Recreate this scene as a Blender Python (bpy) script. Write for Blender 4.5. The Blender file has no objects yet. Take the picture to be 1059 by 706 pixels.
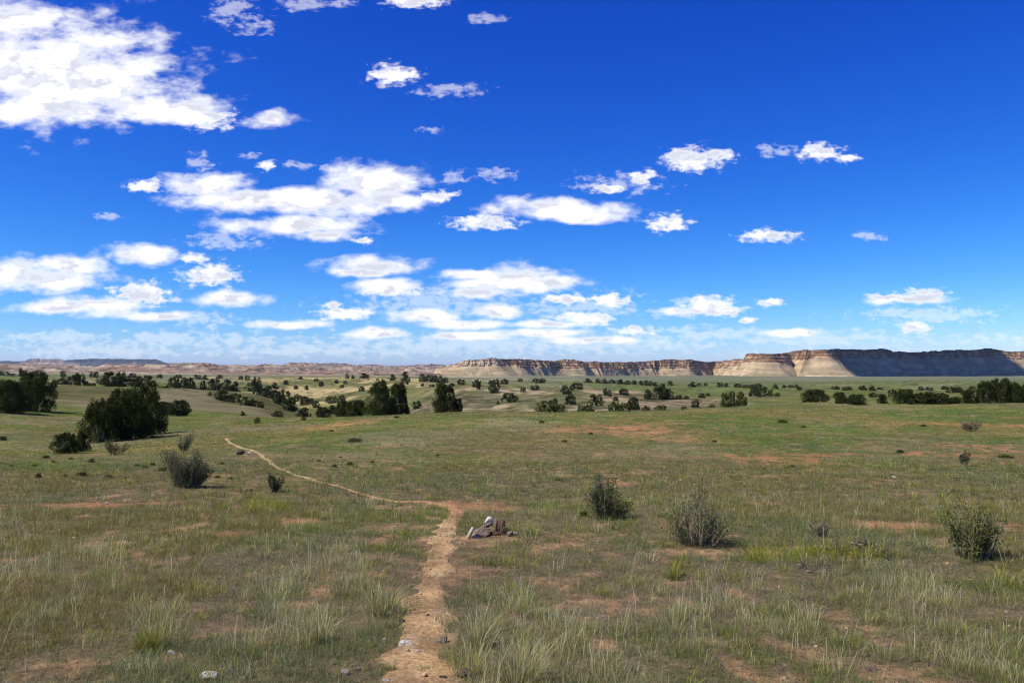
import bpy, math
import numpy as np
from math import radians as R
rng = np.random.default_rng(7)
S = bpy.context.scene
C = S.collection
F = 881.0                       # focal length in photo pixels (photo 1059 wide)
CX, CY, HOR = 529.5, 353.0, 381.0
PITCH = math.atan((HOR-CY)/F)
EYE = 1.6

# ------------------------------------------------------------------ noise
def _h(ix, iy, seed):
    n = (ix.astype(np.int64)*374761393 + iy.astype(np.int64)*668265263 + seed*2147483647) & 0xFFFFFFFF
    n = ((n ^ (n >> 13))*1274126177) & 0xFFFFFFFF
    n = ((n ^ (n >> 16))*2246822519) & 0xFFFFFFFF
    n = n ^ (n >> 15)
    return (n & 0xFFFFFF)/float(0xFFFFFF)
def vn(x, y, seed=0):
    x = np.asarray(x, float); y = np.asarray(y, float)
    ix = np.floor(x); iy = np.floor(y); fx = x-ix; fy = y-iy
    fx = fx*fx*(3-2*fx); fy = fy*fy*(3-2*fy)
    a = _h(ix, iy, seed); b = _h(ix+1, iy, seed); c = _h(ix, iy+1, seed); d = _h(ix+1, iy+1, seed)
    return (a*(1-fx)+b*fx)*(1-fy) + (c*(1-fx)+d*fx)*fy
def fbm(x, y, octv=4, seed=0, gain=.5):
    s = 0; a = 1; t = 0
    for k in range(octv):
        s = s + a*vn(x*2**k+17.3*k, y*2**k-9.1*k, seed+k*31); t += a; a *= gain
    return s/t
def sst(a, b, x):
    t = np.clip((x-a)/(b-a), 0, 1); return t*t*(3-2*t)
def mix(a, b, t):
    t = np.asarray(t)[..., None]; return a*(1-t)+b*t

# ------------------------------------------------------------------ camera rays and terrain
def ray(px, row):
    v = (CY-row)/F; X = (px-CX)/F
    c, s = math.cos(PITCH), math.sin(PITCH)
    yy = c-s*v
    return X/yy, (s+c*v)/yy                 # dx/dy, dz/dy
KU = np.array([-200, 0, 100, 200, 260, 320, 400, 480, 560, 640, 720, 800, 900, 1059, 1260], float)
KY = np.array([1, 4.6, 12, 25, 50, 75, 100, 130, 170, 220, 300, 450, 800, 1500, 3000, 8000, 26000], float)
T = {
 50:  [455, 455, 456, 449, 447, 444, 441, 439.5, 439, 439, 438.5, 438, 437.5, 437.5, 437],
 75:  [430, 432, 440, 438, 435, 433, 430, 427, 426, 425, 423, 419.5, 417.5, 417, 417],
 100: [418, 420, 426, 430, 431, 434, 434, 431, 430, 430, 426, 419.2, 416, 415.5, 415],
 130: [410, 411, 418, 421, 426, 437, 438, 436, 436, 434, 428, 418.5, 414.5, 414, 413],
 170: [403, 404, 408, 411, 416, 430, 433, 430, 428, 426, 423, 417, 413, 412, 411],
 220: [399, 399, 399, 402, 408, 424, 428, 419, 418, 417, 417, 413, 409, 408, 407],
 300: [400, 400, 400, 403, 412, 423, 418, 401, 404, 406, 411, 407, 405, 404, 403],
 450: [394, 394, 395, 397, 401, 411, 403, 397.5, 400, 401, 403, 401, 400, 399, 398],
 800: [389, 389, 389, 390, 391, 390.5, 391, 393, 395, 396, 396, 396, 395, 394, 393],
 1500:[386, 386, 386, 386.5, 387, 387.5, 388, 389.5, 390.5, 391, 391, 391, 390.5, 390, 389],
 3000:[384, 384, 384, 384.5, 385, 385.5, 386, 386.5, 387, 387, 387, 387, 387, 387, 387],
 8000:[382.6]*15, 26000:[381.5]*15}
ZT = np.zeros((len(KY), len(KU)))
for i, Y in enumerate(KY):
    if Y == 1: ZT[i] = -1.6
    elif Y == 4.6: ZT[i] = -1.70
    elif Y == 12: ZT[i] = -2.1
    elif Y == 25: ZT[i] = -2.8
    else: ZT[i] = -Y*(np.array(T[int(Y)])-HOR)/F
LY = np.log(KY)
def _cub(k, f):                               # monotone cubic weights table: tangents
    d = np.diff(f, axis=0)/np.diff(k).reshape((-1,)+(1,)*(f.ndim-1))
    m = np.zeros_like(f)
    m[1:-1] = np.where(d[:-1]*d[1:] > 0, 2*d[:-1]*d[1:]/np.where(np.abs(d[:-1]+d[1:]) < 1e-9, 1, d[:-1]+d[1:]), 0)
    m[0] = d[0]; m[-1] = d[-1]
    return m
MT = _cub(LY, ZT)
def _herm(k, f0, f1, m0, m1, h, t):
    t2 = t*t; t3 = t2*t
    return (2*t3-3*t2+1)*f0+(t3-2*t2+t)*h*m0+(-2*t3+3*t2)*f1+(t3-t2)*h*m1
NLY = np.linspace(LY[0], LY[-1], 900)
idx = np.clip(np.searchsorted(LY, NLY)-1, 0, len(LY)-2)
hh = (LY[idx+1]-LY[idx])[:, None]; tt = ((NLY-LY[idx])[:, None]/hh)
ZD = _herm(None, ZT[idx], ZT[idx+1], MT[idx], MT[idx+1], hh, tt)      # 900 x columns
NU = np.linspace(KU[0], KU[-1], 732)
MU = _cub(KU, ZD.T)
idx = np.clip(np.searchsorted(KU, NU)-1, 0, len(KU)-2)
hh = (KU[idx+1]-KU[idx])[:, None]; tt = ((NU-KU[idx])[:, None]/hh)
ZG = _herm(None, ZD.T[idx], ZD.T[idx+1], MU[idx], MU[idx+1], hh, tt).T  # 900 x 732
def ground(x, y):
    x = np.asarray(x, float); y = np.asarray(y, float)
    r = np.hypot(x, y)
    ye = np.where(y > .35*r, y, .35*r)                     # behind the camera: carry on by distance
    u = np.clip(CX+F*x/np.maximum(ye, .01), KU[0], KU[-1])
    ly = np.clip(np.log(np.maximum(ye, 1)), LY[0], LY[-1])
    a = (ly-LY[0])/(LY[-1]-LY[0])*899; b = (u-NU[0])/(NU[-1]-NU[0])*731
    ia = np.clip(a.astype(int), 0, 898); ib = np.clip(b.astype(int), 0, 730); fa = a-ia; fb = b-ib
    z = (ZG[ia, ib]*(1-fa)+ZG[ia+1, ib]*fa)*(1-fb)+(ZG[ia, ib+1]*(1-fa)+ZG[ia+1, ib+1]*fa)*fb
    z = z + EYE
    n = (fbm(x/2.2, y/2.2, 3, 5)-.5)*.14*sst(2, 6, r)*(1-sst(150, 300, r))
    n = n + (fbm(x/14, y/14, 3, 9)-.5)*np.minimum(r*.006, .5)
    n = n + (fbm(x/80, y/80, 3, 12)-.5)*np.clip((r-120)*.008, 0, 2.2)
    g_ = np.abs(fbm(x/34+.2*y/34, y/60, 3, 19)-.5)*2
    n = n + (g_-.25)*np.clip((r-140)*.03, 0, 3.2)*(1-sst(700, 1200, r))
    n = n + (fbm(x/400, y/400, 3, 14)-.5)*np.clip((r-900)*.004, 0, 5)
    return z+n
def hit(px, row):
    X, s = ray(px, row)
    ys = np.exp(np.linspace(math.log(2.5), math.log(20000), 3000))
    d = ground(X*ys, ys)-(EYE+ys*s)
    k = np.argmax(d >= 0)
    if d[k] < 0: return X*3000, 3000.
    y0, y1 = ys[k-1], ys[k]
    for _ in range(20):
        ym = (y0+y1)/2
        if ground(X*ym, ym) >= EYE+ym*s: y1 = ym
        else: y0 = ym
    return X*y1, y1

# ------------------------------------------------------------------ mesh helpers
def mesh_np(name, V, Fc, col=None, smooth=False):
    """V (n,3), Fc (m,k) with one k"""
    V = np.ascontiguousarray(V, np.float32); Fc = np.ascontiguousarray(Fc, np.int32)
    me = bpy.data.meshes.new(name); m, k = Fc.shape
    me.vertices.add(len(V)); me.vertices.foreach_set('co', V.ravel())
    me.loops.add(m*k); me.loops.foreach_set('vertex_index', Fc.ravel())
    me.polygons.add(m); me.polygons.foreach_set('loop_start', np.arange(0, m*k, k, dtype=np.int32))
    me.update(calc_edges=True)
    if smooth: me.polygons.foreach_set('use_smooth', np.ones(m, bool))
    if col is not None:
        a = me.color_attributes.new('col', 'FLOAT_COLOR', 'POINT')
        c = np.ones((len(V), 4), np.float32); c[:, :3] = col; a.data.foreach_set('color', c.ravel())
    return me
def link(name, me, mat, parent=None, loc=None):
    o = bpy.data.objects.new(name, me); C.objects.link(o)
    if mat is not None and not me.materials: me.materials.append(mat)
    if parent is not None: o.parent = parent
    if loc is not None: o.location = loc
    return o
def tag(o, label, cat, group=None, kind=None):
    o['label'] = label; assert 4 <= len(label.split()) <= 16, label
    o['label'] = label; o['category'] = cat
    if group: o['group'] = group
    if kind: o['kind'] = kind
    return o
def grid_faces(nr, nc, wrap=False):
    i = np.arange((nr-1)*(nc-1)).reshape(nr-1, nc-1); r = i//(nc-1); c = i % (nc-1)
    a = r*nc+c
    return np.stack([a, a+1, a+nc+1, a+nc], -1).reshape(-1, 4)

# ------------------------------------------------------------------ materials
def mat_new(name):
    m = bpy.data.materials.new(name); m.use_nodes = True
    nt = m.node_tree; b = nt.nodes['Principled BSDF']; b.inputs['Roughness'].default_value = .9
    b.inputs['Specular IOR Level'].default_value = .0
    return m, nt, b
def vmat(name, scale=None, amp=.35, bump=None, rough=.95):
    """vertex colour times world-position noise"""
    m, nt, b = mat_new(name); N = nt.nodes; L = nt.links
    a = N.new('ShaderNodeVertexColor'); a.layer_name = 'col'; out = a.outputs[0]
    b.inputs['Roughness'].default_value = rough
    if scale:
        g = N.new('ShaderNodeNewGeometry'); last = out
        for i, (sc, am) in enumerate(zip(scale, amp if isinstance(amp, (list, tuple)) else [amp]*len(scale))):
            n = N.new('ShaderNodeTexNoise'); n.inputs['Scale'].default_value = sc; n.inputs['Detail'].default_value = 5
            n.inputs['Roughness'].default_value = .65; L.new(g.outputs['Position'], n.inputs['Vector'])
            mr = N.new('ShaderNodeMapRange'); mr.inputs[1].default_value = .28; mr.inputs[2].default_value = .72
            mr.inputs[3].default_value = 1-am; mr.inputs[4].default_value = 1+am; L.new(n.outputs['Fac'], mr.inputs[0])
            vm = N.new('ShaderNodeVectorMath'); vm.operation = 'SCALE'; L.new(last, vm.inputs[0]); L.new(mr.outputs[0], vm.inputs['Scale'])
            last = vm.outputs[0]
            if bump and i == 0:
                bp = N.new('ShaderNodeBump'); bp.inputs['Strength'].default_value = .8; bp.inputs['Distance'].default_value = bump
                L.new(n.outputs['Fac'], bp.inputs['Height']); L.new(bp.outputs[0], b.inputs['Normal'])
        L.new(last, b.inputs['Base Color'])
    else: L.new(out, b.inputs['Base Color'])
    return m
def leafmat(name, trans=.35, rough=.7):
    m, nt, b = mat_new(name); N = nt.nodes; L = nt.links
    a = N.new('ShaderNodeVertexColor'); a.layer_name = 'col'
    L.new(a.outputs[0], b.inputs['Base Color']); b.inputs['Roughness'].default_value = rough
    t = N.new('ShaderNodeBsdfTranslucent'); L.new(a.outputs[0], t.inputs[0])
    mx = N.new('ShaderNodeMixShader'); mx.inputs[0].default_value = trans
    L.new(b.outputs[0], mx.inputs[1]); L.new(t.outputs[0], mx.inputs[2])
    L.new(mx.outputs[0], N['Material Output'].inputs[0])
    return m
def rockmat(name, c1, c2, scale=9, bump=.02):
    m, nt, b = mat_new(name); N = nt.nodes; L = nt.links
    tc = N.new('ShaderNodeTexCoord'); n = N.new('ShaderNodeTexNoise'); n.inputs['Scale'].default_value = scale; n.inputs['Detail'].default_value = 8
    L.new(tc.outputs['Object'], n.inputs['Vector'])
    r = N.new('ShaderNodeValToRGB'); r.color_ramp.elements[0].position = .35; r.color_ramp.elements[1].position = .65
    r.color_ramp.elements[0].color = (*c1, 1); r.color_ramp.elements[1].color = (*c2, 1)
    L.new(n.outputs[0], r.inputs[0]); L.new(r.outputs[0], b.inputs['Base Color'])
    bp = N.new('ShaderNodeBump'); bp.inputs['Distance'].default_value = bump; L.new(n.outputs[0], bp.inputs['Height']); L.new(bp.outputs[0], b.inputs['Normal'])
    return m
M_ground = vmat('soil_and_sod', [14, 3.1, .35, .07], [.42, .34, .18, .16], bump=.03)
M_trail = vmat('trail_dirt', [26, 5], [.42, .25], bump=.035)
M_rock = vmat('mesa_rock', [.06, .012], [.22, .15], bump=3)
M_grass = leafmat('grass_blades', .45)
M_jun = leafmat('juniper_foliage', .22, .8)
M_sage = leafmat('sage_foliage', .25, .8)
M_bark = rockmat('grey_bark', (.10, .08, .06), (.22, .19, .155), 30, .01)
M_dead = rockmat('dead_wood', (.12, .095, .060), (.32, .27, .19), 26, .01)

# ------------------------------------------------------------------ patches of bare soil, seen in the photo
def patch(px, row, hw, hh_):
    x, y = hit(px, row); y0 = hit(px, row+hh_)[1]; y1 = hit(px, row-hh_)[1]
    return x, y, hw/F*y, max((y1-y0)/2, .15)
RED = [patch(*p) for p in [(462, 525, 34, 5), (505, 520, 30, 3), (650, 443, 62, 7), (600, 446, 40, 3), (365, 437, 30, 4), (1020, 462, 42, 6), (985, 470, 50, 3), (480, 523, 58, 5),
      (90, 523, 55, 4), (175, 521, 30, 3), (790, 474, 60, 5), (940, 545, 80, 5), (860, 470, 50, 3), (1040, 440, 30, 3), (960, 438, 50, 2.5),
      (690, 540, 30, 6), (790, 520, 22, 4), (640, 500, 14, 3), (560, 488, 18, 2), (300, 540, 40, 4), (240, 552, 25, 4), (700, 455, 50, 3)]]
SOIL = [patch(*p) for p in [(820, 682, 60, 22), (395, 665, 45, 34), (210, 645, 30, 13), (195, 690, 42, 14), (1020, 640, 55, 12), (870, 655, 30, 10),
      (310, 622, 30, 7), (610, 625, 26, 8), (700, 690, 24, 10), (560, 650, 12, 8), (60, 690, 40, 12), (460, 672, 28, 26), (950, 690, 30, 10),
      (130, 580, 40, 5), (350, 595, 30, 5), (990, 598, 35, 6), (270, 660, 30, 8)]]
def ellmask(x, y, lst, seed, soft=.5):
    m = np.zeros(np.shape(x))
    nn = fbm(x/.45, y/.6, 4, seed)-.5
    for (cx, cy, a, b) in lst:
        r = np.hypot((x-cx)/a, (y-cy)/b) + nn*1.9
        m = np.maximum(m, 1-sst(1-soft, 1+soft*.4, r))
    return m
# trail centre line: pixel, pixel row, half width in pixels
TR1 = [(431, 760, 62), (432, 706, 46), (428, 690, 42), (431, 672, 38), (437, 650, 33), (441, 630, 28), (447, 605, 21), (452, 585, 18), (457, 565, 15), (461, 548, 13),
       (468, 538, 8), (471, 530, 10), (462, 522, 12), (440, 519, 10), (412, 519, 6), (385, 514, 3), (368, 509, 3), (350, 503, 3), (320, 495, 3.2), (300, 489, 3.6),
       (286, 483, 4), (277, 476, 4), (270, 470, 3), (258, 465, 2.6), (244, 461, 2.8), (237, 457, 3), (234, 453.5, 2.4)]
def densify(lst, step=.12):
    P = []
    for px, row, w in lst:
        x, y = hit(px, row); P.append((x, y, w/F*y*(.84 if row > 530 else .66)))
    P = np.array(P); out = []
    n = len(P)
    for i in range(n-1):
        p0, p1, p2, p3 = P[max(i-1, 0)], P[i], P[i+1], P[min(i+2, n-1)]
        d = np.hypot(*(p2-p1)[:2]); k = max(int(d/step/max(1, p1[1]/10)), 2)
        t = np.linspace(0, 1, k, endpoint=False)[:, None]
        q = .5*((2*p1)+(-p0+p2)*t+(2*p0-5*p1+4*p2-p3)*t**2+(-p0+3*p1-3*p2+p3)*t**3)
        lin = p1+(p2-p1)*t
        out.append(q*.5+lin*.5)
    return np.vstack(out+[P[-1:]])
TP = densify(TR1)
def trail_dist(x, y):
    """distance to the centre line divided by the half width"""
    x = np.asarray(x, float).ravel(); y = np.asarray(y, float).ravel()
    out = np.full(x.shape, 9.)
    sel = np.where((y > 2) & (y < TP[:, 1].max()+3) & (np.abs(x) < 45))[0]
    P = TP[::2]
    for s in range(0, len(sel), 20000):
        ii = sel[s:s+20000]
        d2 = (x[ii][:, None]-P[None, :, 0])**2+(y[ii][:, None]-P[None, :, 1])**2
        k = d2.argmin(1); out[ii] = np.sqrt(d2[np.arange(len(ii)), k])/P[k, 2]
    return out
def bare(x, y):
    """0 grass .. 1 bare soil"""
    r = np.hypot(x, y)
    n = fbm(x/.26, y/.34, 4, 41)*.72+fbm(x/1.6, y/2.4, 3, 43)*.28
    m = sst(.60, .655, n)*(.85*(1-sst(30, 80, r))+.15)
    m = np.maximum(m, ellmask(x, y, SOIL, 61)*.85*sst(.48, .58, fbm(x/.25, y/.3, 3, 49)))
    return m
def redmask(x, y):
    return ellmask(x, y, RED, 63, .8)*sst(.35, .53, fbm(x/.45, y/1.0, 4, 77))

# ------------------------------------------------------------------ ground sheet
ang = np.concatenate([np.linspace(-180, -48, 45)[:-1], np.linspace(-48, 48, 860), np.linspace(48, 180, 45)[1:]])
rad = np.concatenate([[.3, 1, 1.8], np.exp(np.linspace(math.log(2.6), math.log(1500), 700)), np.exp(np.linspace(math.log(1500), math.log(25500), 70))[1:]])
A, RR = np.meshgrid(np.radians(ang), rad)
gx = RR*np.sin(A); gy = RR*np.cos(A)
gz = ground(gx, gy)
u = CX+F*gx/np.maximum(gy, .01); u = np.where(gy > 0, np.clip(u, -400, 1500), np.where(gx > 0, 1500, -400))
Y = np.where(gy > .35*RR, gy, RR)
green = np.array([.088, .118, .026]); green2 = np.array([.070, .108, .030]); olive = np.array([.140, .128, .038])
tan = np.array([.27, .20, .125]); red = np.array([.34, .165, .075]); brown = np.array([.13, .10, .062])
straw = np.array([.20, .18, .095])
n1 = fbm(gx/7, gy/12, 4, 101); n2 = fbm(gx/2.2, gy/5, 4, 102); n3 = fbm(gx/1.0, gy/1.0, 3, 103)
c = mix(np.broadcast_to(green, gx.shape+(3,)), np.broadcast_to(olive, gx.shape+(3,)), sst(.42, .6, n1))
c = mix(c, green2, sst(.5, .62, n2)*.7)
c = mix(c, straw, sst(.56, .70, fbm(gx/5, gy/14, 3, 104))*.55)
c = mix(c, brown, sst(.52, .66, fbm(gx/9, gy/18, 4, 105))*.45)
# speckle of earth in the sod
c = mix(c, np.array([.24, .16, .085]), sst(.56, .68, n3)*.6*(1-sst(100, 220, RR)))
litter = np.array([.135, .108, .050])
near = 1-sst(12, 40, RR)
c = mix(c, litter, near*.85)
fine = fbm(gx/.12, gy/.12, 3, 133)
c = mix(c, mix(np.broadcast_to(np.array([.33, .195, .092]), gx.shape+(3,)), np.array([.17, .115, .062]), sst(.40, .62, fine)*near), bare(gx, gy)*(.30+.6*near))
c = mix(c, red, redmask(gx, gy)*.85)
# left hillside
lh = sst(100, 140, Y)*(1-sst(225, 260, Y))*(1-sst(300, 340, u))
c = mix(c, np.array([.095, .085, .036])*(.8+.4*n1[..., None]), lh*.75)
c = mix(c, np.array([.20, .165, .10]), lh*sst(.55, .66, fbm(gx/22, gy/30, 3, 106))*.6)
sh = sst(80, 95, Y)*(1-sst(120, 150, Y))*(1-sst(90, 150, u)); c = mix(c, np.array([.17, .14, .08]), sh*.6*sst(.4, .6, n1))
# brown valley side
bv = sst(110, 150, Y)*(1-sst(275, 330, Y))*sst(400, 440, u)*(1-sst(735, 800, u))
bc = mix(np.broadcast_to(np.array([.175, .135, .078]), gx.shape+(3,)), np.array([.12, .115, .055]), sst(.45, .62, fbm(gx/20, gy/30, 3, 107)))
bc = mix(bc, np.array([.34, .26, .15]), sst(.50, .62, fbm(gx/9, gy/12, 4, 108))*.75)
bc = mix(bc, np.array([.075, .080, .034]), sst(.56, .64, fbm(gx/4, gy/7, 3, 118))*.7)
c = mix(c, bc, bv)
# yellow eroded slope behind the valley
ys = sst(300, 380, Y)*(1-sst(760, 900, Y))*sst(225, 270, u)*(1-sst(425, 470, u))
yc = mix(np.broadcast_to(np.array([.125, .125, .045]), gx.shape+(3,)), np.array([.36, .285, .13]), sst(.44, .6, fbm(gx/26, gy/60, 4, 109)+.12*sst(520, 760, Y)))
c = mix(c, yc, ys)
# plain
pl = sst(290, 420, Y)*(1-ys)
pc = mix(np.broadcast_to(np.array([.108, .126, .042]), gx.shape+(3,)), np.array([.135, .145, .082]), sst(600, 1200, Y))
pc = mix(pc, np.array([.22, .19, .12]), sst(.52, .68, fbm(gx/120, gy/200, 4, 110))*.55)
bank = np.abs(fbm(gx/34+.2*gy/34, gy/60, 3, 19)-.5)*2

pc = mix(pc, np.array([.36, .28, .16]), sst(.28, .45, bank)*sst(.44, .58, fbm(gx/90, gy/120, 3, 131))*(1-sst(500, 660, u))*.75)
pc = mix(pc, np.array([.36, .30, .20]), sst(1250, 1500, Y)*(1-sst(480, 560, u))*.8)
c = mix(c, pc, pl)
dots = sst(.62, .70, fbm(gx/3.2, gy/4.5, 2, 111))*sst(110, 200, Y)*(1-sst(700, 1200, Y))
c = mix(c, np.array([.05, .055, .025]), dots*.8)
V = np.stack([gx, gy, gz], -1).reshape(-1, 3)
Fg = grid_faces(*gx.shape)[:, ::-1]
gm = mesh_np('ground', V, Fg, np.clip(c.reshape(-1, 3), .01, .8), smooth=True)
tag(link('ground', gm, M_ground), 'rolling grassland of green sod and reddish bare soil', 'ground', kind='structure')

# ------------------------------------------------------------------ trail
d = np.gradient(TP[:, :2], axis=0); d /= np.linalg.norm(d, axis=1)[:, None]+1e-9
nrm = np.stack([d[:, 1], -d[:, 0]], 1)
k = 25; tcol = np.linspace(-1.35, 1.35, k)
X_ = TP[:, None, 0]+nrm[:, None, 0]*tcol[None]*TP[:, None, 2]; Y_ = TP[:, None, 1]+nrm[:, None, 1]*tcol[None]*TP[:, None, 2]
# sheet sits just over the sod in the middle and dives under it at a ragged edge
wob = (fbm(X_/.20, Y_/.22, 4, 201)-.5)*3.0
prof = np.clip(1.0-np.abs(tcol)[None]+wob*np.clip(np.abs(tcol)[None]*1.6-.3, .12, 1), -1, .35)
off = .004+prof*np.where(prof > 0, .025, .09)*np.clip(Y_/9, 1, 4)
Z_ = ground(X_, Y_)+off
tc_ = mix(np.broadcast_to(np.array([.42, .265, .125]), X_.shape+(3,)), np.array([.27, .17, .085]), sst(.4, .65, fbm(X_/.5, Y_/.5, 4, 202)))
tc_ = mix(tc_, np.array([.48, .34, .19]), sst(.55, .7, fbm(X_/.13, Y_/.13, 2, 203))*.6)
tc_ = mix(tc_, np.array([.40, .20, .095]), (sst(11, 12.5, Y_)*(1-sst(15, 19, Y_)))*.7)
tc_ = mix(tc_, np.array([.33, .25, .13]), sst(16, 22, Y_)*.8)
tm = mesh_np('trail', np.stack([X_, Y_, Z_], -1).reshape(-1, 3), grid_faces(*X_.shape), tc_.reshape(-1, 3), smooth=True)
tag(link('trail', tm, M_trail), 'narrow footpath of pale reddish dirt winding off through the grass', 'path', kind='structure')

# ------------------------------------------------------------------ grass
def blades(bx, by, h, w, lean, az, col0, col1, bend=.38, seg3=True, lift=0.):
    """arrays of blades; three triangles each (or one)"""
    n = len(bx); z = ground(bx, by)-.01+lift
    fa = rng.uniform(0, 2*np.pi, n); wx = np.cos(fa)*w/2; wy = np.sin(fa)*w/2
    lx = np.cos(az)*np.sin(lean)*h; ly = np.sin(az)*np.sin(lean)*h; hz = np.cos(lean)*h
    B = np.stack([bx, by, z], 1); W = np.stack([wx, wy, 0*wx], 1)
    dr = np.where(rng.random(n) < .3, rng.uniform(.2, .8, n), rng.uniform(0, .15, n)); tw = rng.normal(0, .12, (2, n))*h
    Mid = B+np.stack([lx*bend+tw[0]*.3, ly*bend+tw[1]*.3, hz*.62], 1); Tip = B+np.stack([lx*(1+dr*.4)+tw[0], ly*(1+dr*.4)+tw[1], hz*(1-dr*.75)], 1)
    if seg3:
        Vv = np.stack([B-W, B+W, Mid+W*.8, Mid-W*.8, Tip], 1).reshape(-1, 3)
        o = (np.arange(n)*5)[:, None]
        Ff = np.concatenate([o+np.array([[0, 1, 2]]), o+np.array([[0, 2, 3]]), o+np.array([[3, 2, 4]])], 1).reshape(-1, 3)
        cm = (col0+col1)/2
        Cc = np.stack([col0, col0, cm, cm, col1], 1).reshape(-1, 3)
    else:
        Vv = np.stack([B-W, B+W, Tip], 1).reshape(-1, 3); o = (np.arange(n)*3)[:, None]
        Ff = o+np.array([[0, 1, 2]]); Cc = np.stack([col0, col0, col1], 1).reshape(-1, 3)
    return Vv, Ff, Cc
def join(parts):
    Vs, Fs, Cs = [], [], []; o = 0
    for v, f, cc in parts:
        Vs.append(v); Fs.append(f+o); Cs.append(cc); o += len(v)
    return np.vstack(Vs), np.vstack(Fs), np.vstack(Cs)
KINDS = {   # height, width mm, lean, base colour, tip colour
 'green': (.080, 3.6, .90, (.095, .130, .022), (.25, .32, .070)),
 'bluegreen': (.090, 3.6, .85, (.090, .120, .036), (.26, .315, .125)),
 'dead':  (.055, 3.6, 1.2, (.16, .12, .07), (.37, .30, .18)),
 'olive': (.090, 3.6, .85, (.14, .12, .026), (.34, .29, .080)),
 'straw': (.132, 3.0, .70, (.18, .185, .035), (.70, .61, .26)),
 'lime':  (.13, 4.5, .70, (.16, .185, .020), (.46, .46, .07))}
LIME = [patch(*p) for p in [(830, 578, 65, 9), (260, 525, 60, 4)]]
DEADP = [patch(*p) for p in [(878, 577, 56, 10), (508, 562, 34, 11), (722, 568, 34, 7), (1007, 583, 30, 8), (830, 590, 50, 5)]]
STRAWP = [patch(*p) for p in [(540, 650, 70, 40), (330, 600, 50, 40), (155, 645, 30, 25), (300, 650, 50, 30), (690, 640, 40, 50), (960, 620, 40, 14), (60, 590, 50, 30), (510, 690, 60, 40), (640, 680, 60, 30), (20, 560, 30, 15), (790, 650, 50, 40), (930, 660, 60, 40)]]
def tufts(ymin, ymax, dens, nb, sc_h, sc_w, seg3):
    W0 = .66; area = W0*(ymax**2-ymin**2)*1.0+1.6*(ymax-ymin)
    n = int(area*dens)
    y = np.sqrt(rng.uniform(ymin**2, ymax**2, n)); x = rng.uniform(-1, 1, n)*(W0*y+.8)
    if ymax < 5: pass
    bm = np.maximum(bare(x, y), redmask(x, y)*1.0)
    td = trail_dist(x, y)
    mat_ = sst(.36, .54, fbm(x/.21, y/.26, 3, 311)); far_ = sst(14, 40, y)
    keep = (rng.random(n) > bm*.90) & (td > .72+.4*rng.random(n)) & (rng.random(n) < np.maximum(.38+.62*mat_, far_))
    edge = (td < 1.5)
    keep &= ~(edge & (rng.random(n) < .35))
    x, y, bm = x[keep], y[keep], bm[keep]; n = len(x)
    open_ = ellmask(x, y, DEADP, 307, .2) > .5
    keep = ~(open_ & (rng.random(n) < .45)); x, y, bm, open_ = x[keep], y[keep], bm[keep], open_[keep]; n = len(x)
    # species field
    s1 = fbm(x/2.5, y/4.5, 3, 301); s2 = fbm(x/1.6, y/2.5, 3, 302); s3 = fbm(x/6, y/9, 3, 303); q = rng.random(n)
    strawm = ellmask(x, y, STRAWP, 305)
    kind = np.full(n, 1)
    kind[s1 > .53] = 0
    kind[(s2 > .56) & (q < .70)] = 2
    kind[(s3 > .53) & (q < .55)] = 3
    kind[q > .93] = 2
    near_ = y < 14
    kind[(rng.random(n) < (.035+.20*strawm)*np.where(near_, 1, .35))] = 4
    kind[(ellmask(x, y, LIME, 306) > .5) & (rng.random(n) < .8)] = 5
    kind[rng.random(n) < .02] = 5
    kind[(bm > .45) & (rng.random(n) < .8)] = 2
    kind[open_ & (kind == 4)] = 1
    parts = []
    tz = rng.normal(0, .035, n)
    for ki, (nm, (h, w, ln, c0, c1)) in enumerate(KINDS.items()):
        ii = np.where(kind == ki)[0]
        if not len(ii): continue
        m = nb*(2 if nm in ('straw', 'lime') else 1)
        if nm == 'dead': m = int(nb*1.2)
        r_ = {'straw': .07, 'lime': .06, 'dead': .09}.get(nm, .055)*np.clip(sc_h, 1, 3)
        ts = np.clip(np.exp(rng.normal(-.06, .38, len(ii))), .35, 2.1); jj = np.repeat(np.arange(len(ii)), m); t = ts[jj]
        a0 = rng.uniform(0, 2*np.pi, len(jj)); rr = np.sqrt(rng.random(len(jj)))*r_*t
        bx = x[ii][jj]+np.cos(a0)*rr; by = y[ii][jj]+np.sin(a0)*rr
        hgt = h*sc_h*t*rng.uniform(.55, 1.25, len(jj)); wd = w*.001*sc_w*rng.uniform(.7, 1.3, len(jj))
        lean = np.clip(np.abs(rng.normal(ln*(.4+.6*rr/(r_*t)), .34)), 0, 1.25); az = a0+rng.normal(0, .8, len(jj))
        b = rng.uniform(.62, 1.35, len(ii))[jj]*rng.uniform(.75, 1.25, len(jj))
        hue = rng.normal(0, .10, (len(ii)))[jj]
        c0a = np.array(c0)[None]*b[:, None]; c1a = np.array(c1)[None]*b[:, None]
        c0a = c0a*np.stack([1+hue, 1+0*hue, 1-hue*.5], 1); c1a = c1a*np.stack([1+hue, 1+0*hue, 1-hue*.5], 1)
        # some dry blades in every tuft
        dry = rng.random(len(jj)) < (.45 if nm == 'straw' else .22)
        c1a[dry] = np.array([.54, .43, .20])*b[dry][:, None]
        if nm == 'straw':
            tall = rng.random(len(jj)) < .20
            hgt[tall] *= 1.45; wd[tall] *= 1.1; c0a[tall] = (.50, .43, .18); c1a[tall] = (.84, .78, .52); lean[tall] *= .7
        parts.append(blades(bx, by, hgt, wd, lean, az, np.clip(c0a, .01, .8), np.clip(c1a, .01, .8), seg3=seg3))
    return parts
P = []
P += tufts(3.2, 7.5, 480, 18, .92, .62, True)
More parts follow.
